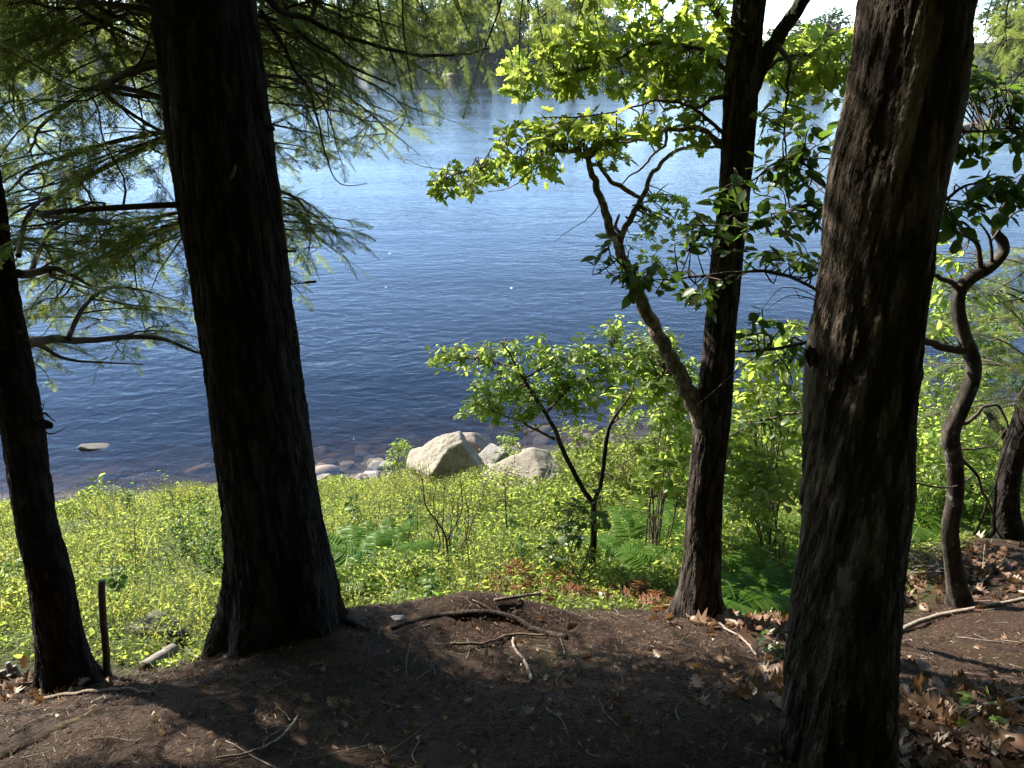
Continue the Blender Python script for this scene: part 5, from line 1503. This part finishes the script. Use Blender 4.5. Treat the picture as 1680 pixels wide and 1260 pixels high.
def curled_leaf(t_, g):
    v, f = t_
    v = v.copy()
    a, b = g.uniform(-.6, 1.3), g.uniform(-.8, .7)
    v[:, 2] += a * v[:, 0] ** 2 * 2 + b * (v[:, 1] - .5) ** 2 + .12 * np.sin(v[:, 1] * 7 + g.uniform(0, 6)) * np.abs(v[:, 0])
    return v, f
CL = [curled_leaf(t, lg) for t in (OAKL, LOBE, OAKL, LOBE, OVATE_W, OAKL)]
dl = MB()
def litter_patch(n, cx, cy, rx, ry, smin, smax, zmax=.04):
    u = lg.normal(size=(n, 2)) * .55
    x = cx + u[:, 0] * rx; y = cy + u[:, 1] * ry
    z = gz(x, y) + lg.uniform(.006, zmax, n)
    for i in range(6):
        m = np.arange(n) % 6 == i
        scatter(dl, CL[i], np.stack([x, y, z], -1)[m], rdir(m.sum(), .12, g=lg), np.array([0, -.4, 1.0]) + lg.normal(size=(m.sum(), 3)) * .3, lg.uniform(smin, smax, m.sum()))
q = G(1570, 1200); litter_patch(900, q[0], q[1], .6, .40, .035, .085)
q = G(1500, 960); litter_patch(160, q[0], q[1], .5, .4, .05, .09)
q = G(1640, 930); litter_patch(160, q[0], q[1], .5, .5, .05, .09)
q = G(1245, 1030); litter_patch(170, q[0], q[1], .32, .3, .05, .10)
q = G(1000, 985); litter_patch(170, q[0], q[1], .9, .25, .04, .08)
q = G(1270, 1130); litter_patch(40, q[0], q[1], .3, .3, .04, .09)
q = G(60, 1140); litter_patch(60, q[0], q[1], .4, .2, .03, .07)
q = G(800, 1120); litter_patch(50, q[0], q[1], 1.6, .6, .02, .05, .015)
litter_patch(420, .1, 1.9, 2.2, .9, .012, .032, .010)
litter_patch(200, 1.9, 2.6, .8, .9, .015, .04, .015)
tag(dl.build('leaf_litter', L_litter), kind='stuff', label='curled brown dead leaves lying in drifts at lower right and under the trees', cat='leaf litter')
for k, (px, py, s, a, lab) in enumerate(((1545, 1190, .13, 2.2, 'big reddish dead oak leaf standing up by the pale seedling'), (1500, 1145, .11, .6, 'curled tan dead leaf against the right side of the flaky trunk'), (1608, 1240, .12, 1.2, 'curled tan dead leaf at the lower right corner'),
                                     (1245, 1157, .05, 1.0, 'small pale dead leaf left of the flaky trunk'), (930, 1040, .06, .4, 'grey papery dead leaf on the mound at centre'), (555, 1170, .06, 2.4, 'thin pale dead leaf on bare needles at lower left'))):
    q = G(px, py)
    mb = MB()
    scatter(mb, CL[k % 6], np.array([q + [0, 0, .02]]), [[math.cos(a), math.sin(a), .35]], [[.2, -.5, 1]], [s])
    tag(mb.build('dead_leaf', L_litter, origin=q), lab, 'leaf')

# ---------------------------------------------------------------- sticks, logs, roots
def lay(name, label, px_pts, w, mat, cat='stick', lift=.010, sides=8, wob=.006, branches=()):
    qs = [G(a, b) for a, b in px_pts]
    qs = [[*(q + [0, 0, lift + .4 * ww / F * depth_of(q)]), .5 * ww / F * depth_of(q)] for q, ww in zip(qs, np.linspace(w[0], w[1], len(qs)))]
    mb = MB()
    limb(mb, qs, 30, sides, wob=wob, seed=int(px_pts[0][0]))
    for br in branches:
        b = [G(a, c) for a, c in br]
        limb(mb, [[*(q + [0, 0, lift]), .0022 * (1 - .3 * i)] for i, q in enumerate(b)], 12, 5, wob=.004)
    return tag(mb.build(name, mat, origin=qs[0][:3]), label, cat)
lay('stick', 'pale bent stick on the dark ground below the mound', [(841, 1052), (846, 1070), (862, 1092), (872, 1124)], (4, 6), M_stick)
lay('stick', 'long thin curved stick on the bare ground at lower left', [(355, 1250), (420, 1238), (465, 1212), (490, 1180)], (4, 4), M_stick, branches=[[(478, 1188), (462, 1168), (450, 1160)]])
lay('stick', 'long fallen branch crossing the slope right of the flaky trunk', [(1474, 1040), (1530, 1018), (1590, 1004), (1660, 990), (1720, 980)], (9, 5), M_stick, branches=[[(1510, 1024), (1560, 1000), (1600, 960)], [(1580, 1005), (1640, 1000), (1700, 985)]])
lay('stick', 'thick pale stick at the lower right edge above the dead leaves', [(1598, 1168), (1640, 1160), (1700, 1150)], (8, 10), M_stick)
lay('stick', 'thin pale stick lying uphill from the crooked tree', [(1594, 975), (1620, 950), (1646, 926)], (5, 3), M_stick)
lay('stick', 'dark twig at the lower right corner beside the dead leaves', [(1640, 1225), (1665, 1205), (1700, 1190)], (9, 6), M_brown_stick)
lay('stick', 'dark sagging branch on the ground below the slim hemlock', [(70, 1152), (150, 1140), (200, 1136), (255, 1142)], (7, 5), M_brown_stick, branches=[[(200, 1136), (240, 1130), (275, 1130)]])
lay('stick', 'pale twig on the ground left of the slim hemlock', [(0, 1133), (35, 1128), (70, 1124)], (7, 4), M_stick, branches=[[(60, 1125), (75, 1118), (78, 1135)]])
lay('stick', 'forked brown stick lying over the mound at centre', [(740, 1062), (800, 1058), (830, 1046), (860, 1044), (895, 1046)], (5, 3), M_brown_stick)
lay('stick', 'short twig on the sunny needles right of the thick trunk', [(706, 1092), (712, 1104), (716, 1112)], (3, 2), M_brown_stick, branches=[[(706, 1105), (690, 1112), (682, 1124)]])
lay('stick', 'dead stem leaning on the bank foot left of the centre sapling', [(810, 992), (850, 985), (900, 975), (960, 958)], (6, 4), M_brown_stick)
lay('root', 'pale thin root running down from the forked maple', [(1165, 1012), (1190, 1036), (1215, 1050), (1240, 1078)], (4, 3), M_stick)
lay('root', 'dark root swelling along the mound crest at centre', [(640, 1032), (700, 1017), (760, 1006), (800, 1005), (850, 1020), (875, 1034), (930, 1050)], (10, 12), M_root, 'root', -.012, 14)
lay('root', 'long mossy root ridge at the lower left corner', [(-40, 1260), (40, 1225), (100, 1195), (150, 1170), (210, 1150)], (40, 20), bark_mat('mossy_root', (.012, .008, .006), (.04, .028, .016), (.08, .065, .03), 18, .5, .002, moss=(.07, .07, .02)), 'root', -.048, 14)
lay('root', 'root ridge running right of the thick hemlock foot', [(545, 1010), (575, 1024), (605, 1034)], (24, 8), M_root, 'root', -.01, 14)
# upright stake
q = G(171, 1108); tpk = P(166, 953, q[1] + .03)
mb = MB()
r0 = .5 * 12 / F * depth_of(q)
limb(mb, [[*(q - [0, 0, .15]), r0], [*(q * .6 + tpk * .4 + [.006, 0, 0]), r0 * .95], [*tpk, r0 * .85]], 30, 10, wob=.005)
tag(mb.build('stake', M_brown_stick, origin=q), 'thin cut stake upright in the ground beside the slim hemlock', 'stake')
# cut logs
def log(label, a, b, r, mat, endmat, seed, hollow=False):
    a, b = np.asarray(a, float), np.asarray(b, float)
    t = thing('log', label, 'log', tuple(a))
    mb = MB()
    limb(mb, [[*a, r * 1.02], [*((a + b) / 2), r], [*b, r * .95]], 24, 18, wob=.003, seed=seed)
    mb.build('bark', mat, t)
    em = MB()
    d = (a - b) / np.linalg.norm(a - b)
    tube(em, [a + d * .001, a + d * .004], [r * .9, r * .88], 18)
    em.build('cut_end', endmat, t)
    return t
M_cut = plain_mat('cut_wood_dark', (.03, .022, .018), (.10, .075, .055), 40, .9, .3)
qa, qb = G(238, 1100), G(284, 1080)
log('pale grey cut log lying right of the upright stake', qa + [0, 0, .018], qb + [0, .03, .03], .033, M_dead, M_cut, 1)
qa, qb = G(278, 1062), G(308, 1058)
log('dark short log chunk behind the pale cut log', qb + [0, 0, .04], qa + [-.02, .02, .045], .045, M_hem_bark, M_cut, 2)
put_rock('mossy_stone', 'mossy grey stone in the weeds behind the pale cut log', G(250, 1040) + [0, .05, .03], (.12, .09, .05), K_wet, 91, .4, 'stone', sub=4)
put_rock('white_stone', 'small white stone at the foot of the bank right of the thick trunk', G(655, 1016) + [0, 0, .008], (.035, .022, .012), rock_mat('white_quartz', (.3, .29, .26), (.5, .49, .46), (.6, .59, .56)), 92, .2, 'stone', sub=4)
lay('stick', 'short bleached stick beside the dark log chunk', [(306, 1070), (318, 1080), (328, 1084)], (7, 4), M_stick)
stump_ = thing('stump', 'pale weathered stump remnant at the left edge below the slim hemlock', 'stump', tuple(G(18, 1118)))
mb = MB(); q = G(18, 1118)
for k in range(7):
    a = k * .9
    limb(mb, [[*(q + [math.cos(a) * .035, math.sin(a) * .03, -.03]), .018], [*(q + [math.cos(a) * .03, math.sin(a) * .025, .05 + .015 * (k % 3)]), .010]], 8, 7, wob=.004, seed=k)
mb.build('splinters', M_dead, stump_)
# brush pile
bp = G(1510, 935)
mb = MB()
pg = np.random.default_rng(99)
for k in range(60):
    c = bp + np.array([pg.normal() * .16, pg.normal() * .12, 0]); a = pg.normal() * .7 + .25; L = pg.uniform(.15, .5)
    d = np.array([math.cos(a), math.sin(a) * .7, pg.normal() * .2])
    z = float(gz(c[0], c[1])) + pg.uniform(.01, .16)
    c[2] = z
    limb(mb, [[*(c - d * L / 2), .003], [*(c + pg.normal(size=3) * .02), .0024], [*(c + d * L / 2 + [0, 0, pg.normal() * .03]), .001]], 9, 5)
tag(mb.build('brush_pile', M_stick, origin=bp), 'pale heap of dead twigs at the foot of the crooked tree', 'brush pile')

# ---------------------------------------------------------------- the wood behind the camera, which shades this bank
wb, wl = MB(), MB()
wg = np.random.default_rng(123)
for k in range(26):
    x = wg.uniform(-16, 16); y = wg.uniform(-14, -2.5)
    if abs(x) < 1.2 and y > -3.5: continue
    z = float(gz(x, y))
    tube(wb, [[x, y, z - .2], [x, y, z + 5], [x + wg.normal() * .3, y, z + 12]], [.17, .14, .05], 9)
n = 90000
p = np.stack([wg.uniform(-20, 20, n), wg.uniform(-15, 5, n), wg.uniform(0, 1, n)], -1)
p[:, 2] = gz(p[:, 0], p[:, 1]) + .6 + 13 * p[:, 2]
ax_ = np.abs(p[:, 0])
k = (p[:, 1] < -4) | ((ax_ > 5.2) & (p[:, 1] < 2.5)) | ((p[:, 2] > 7.4) & (p[:, 1] < 1.2)) | ((p[:, 0] > 6.5) & (p[:, 1] < 4.5))  # side and overhead leaf masses added to cut the sky light on the trunks
p = p[k]
scatter(wl, TINY, p, rdir(len(p), g=wg), rdir(len(p), g=wg), wg.uniform(.35, .8, len(p)))
v = MB()
v.add(np.concatenate(wb.v), [f for f, m in wb.f], 0)
v.add(np.concatenate(wl.v), [f for f, m in wl.f], 1)
tag(v.build('woodland', [M_slim_bark, L_hem]), kind='stuff', label='dense unseen wood standing behind and over the viewer', cat='woodland')
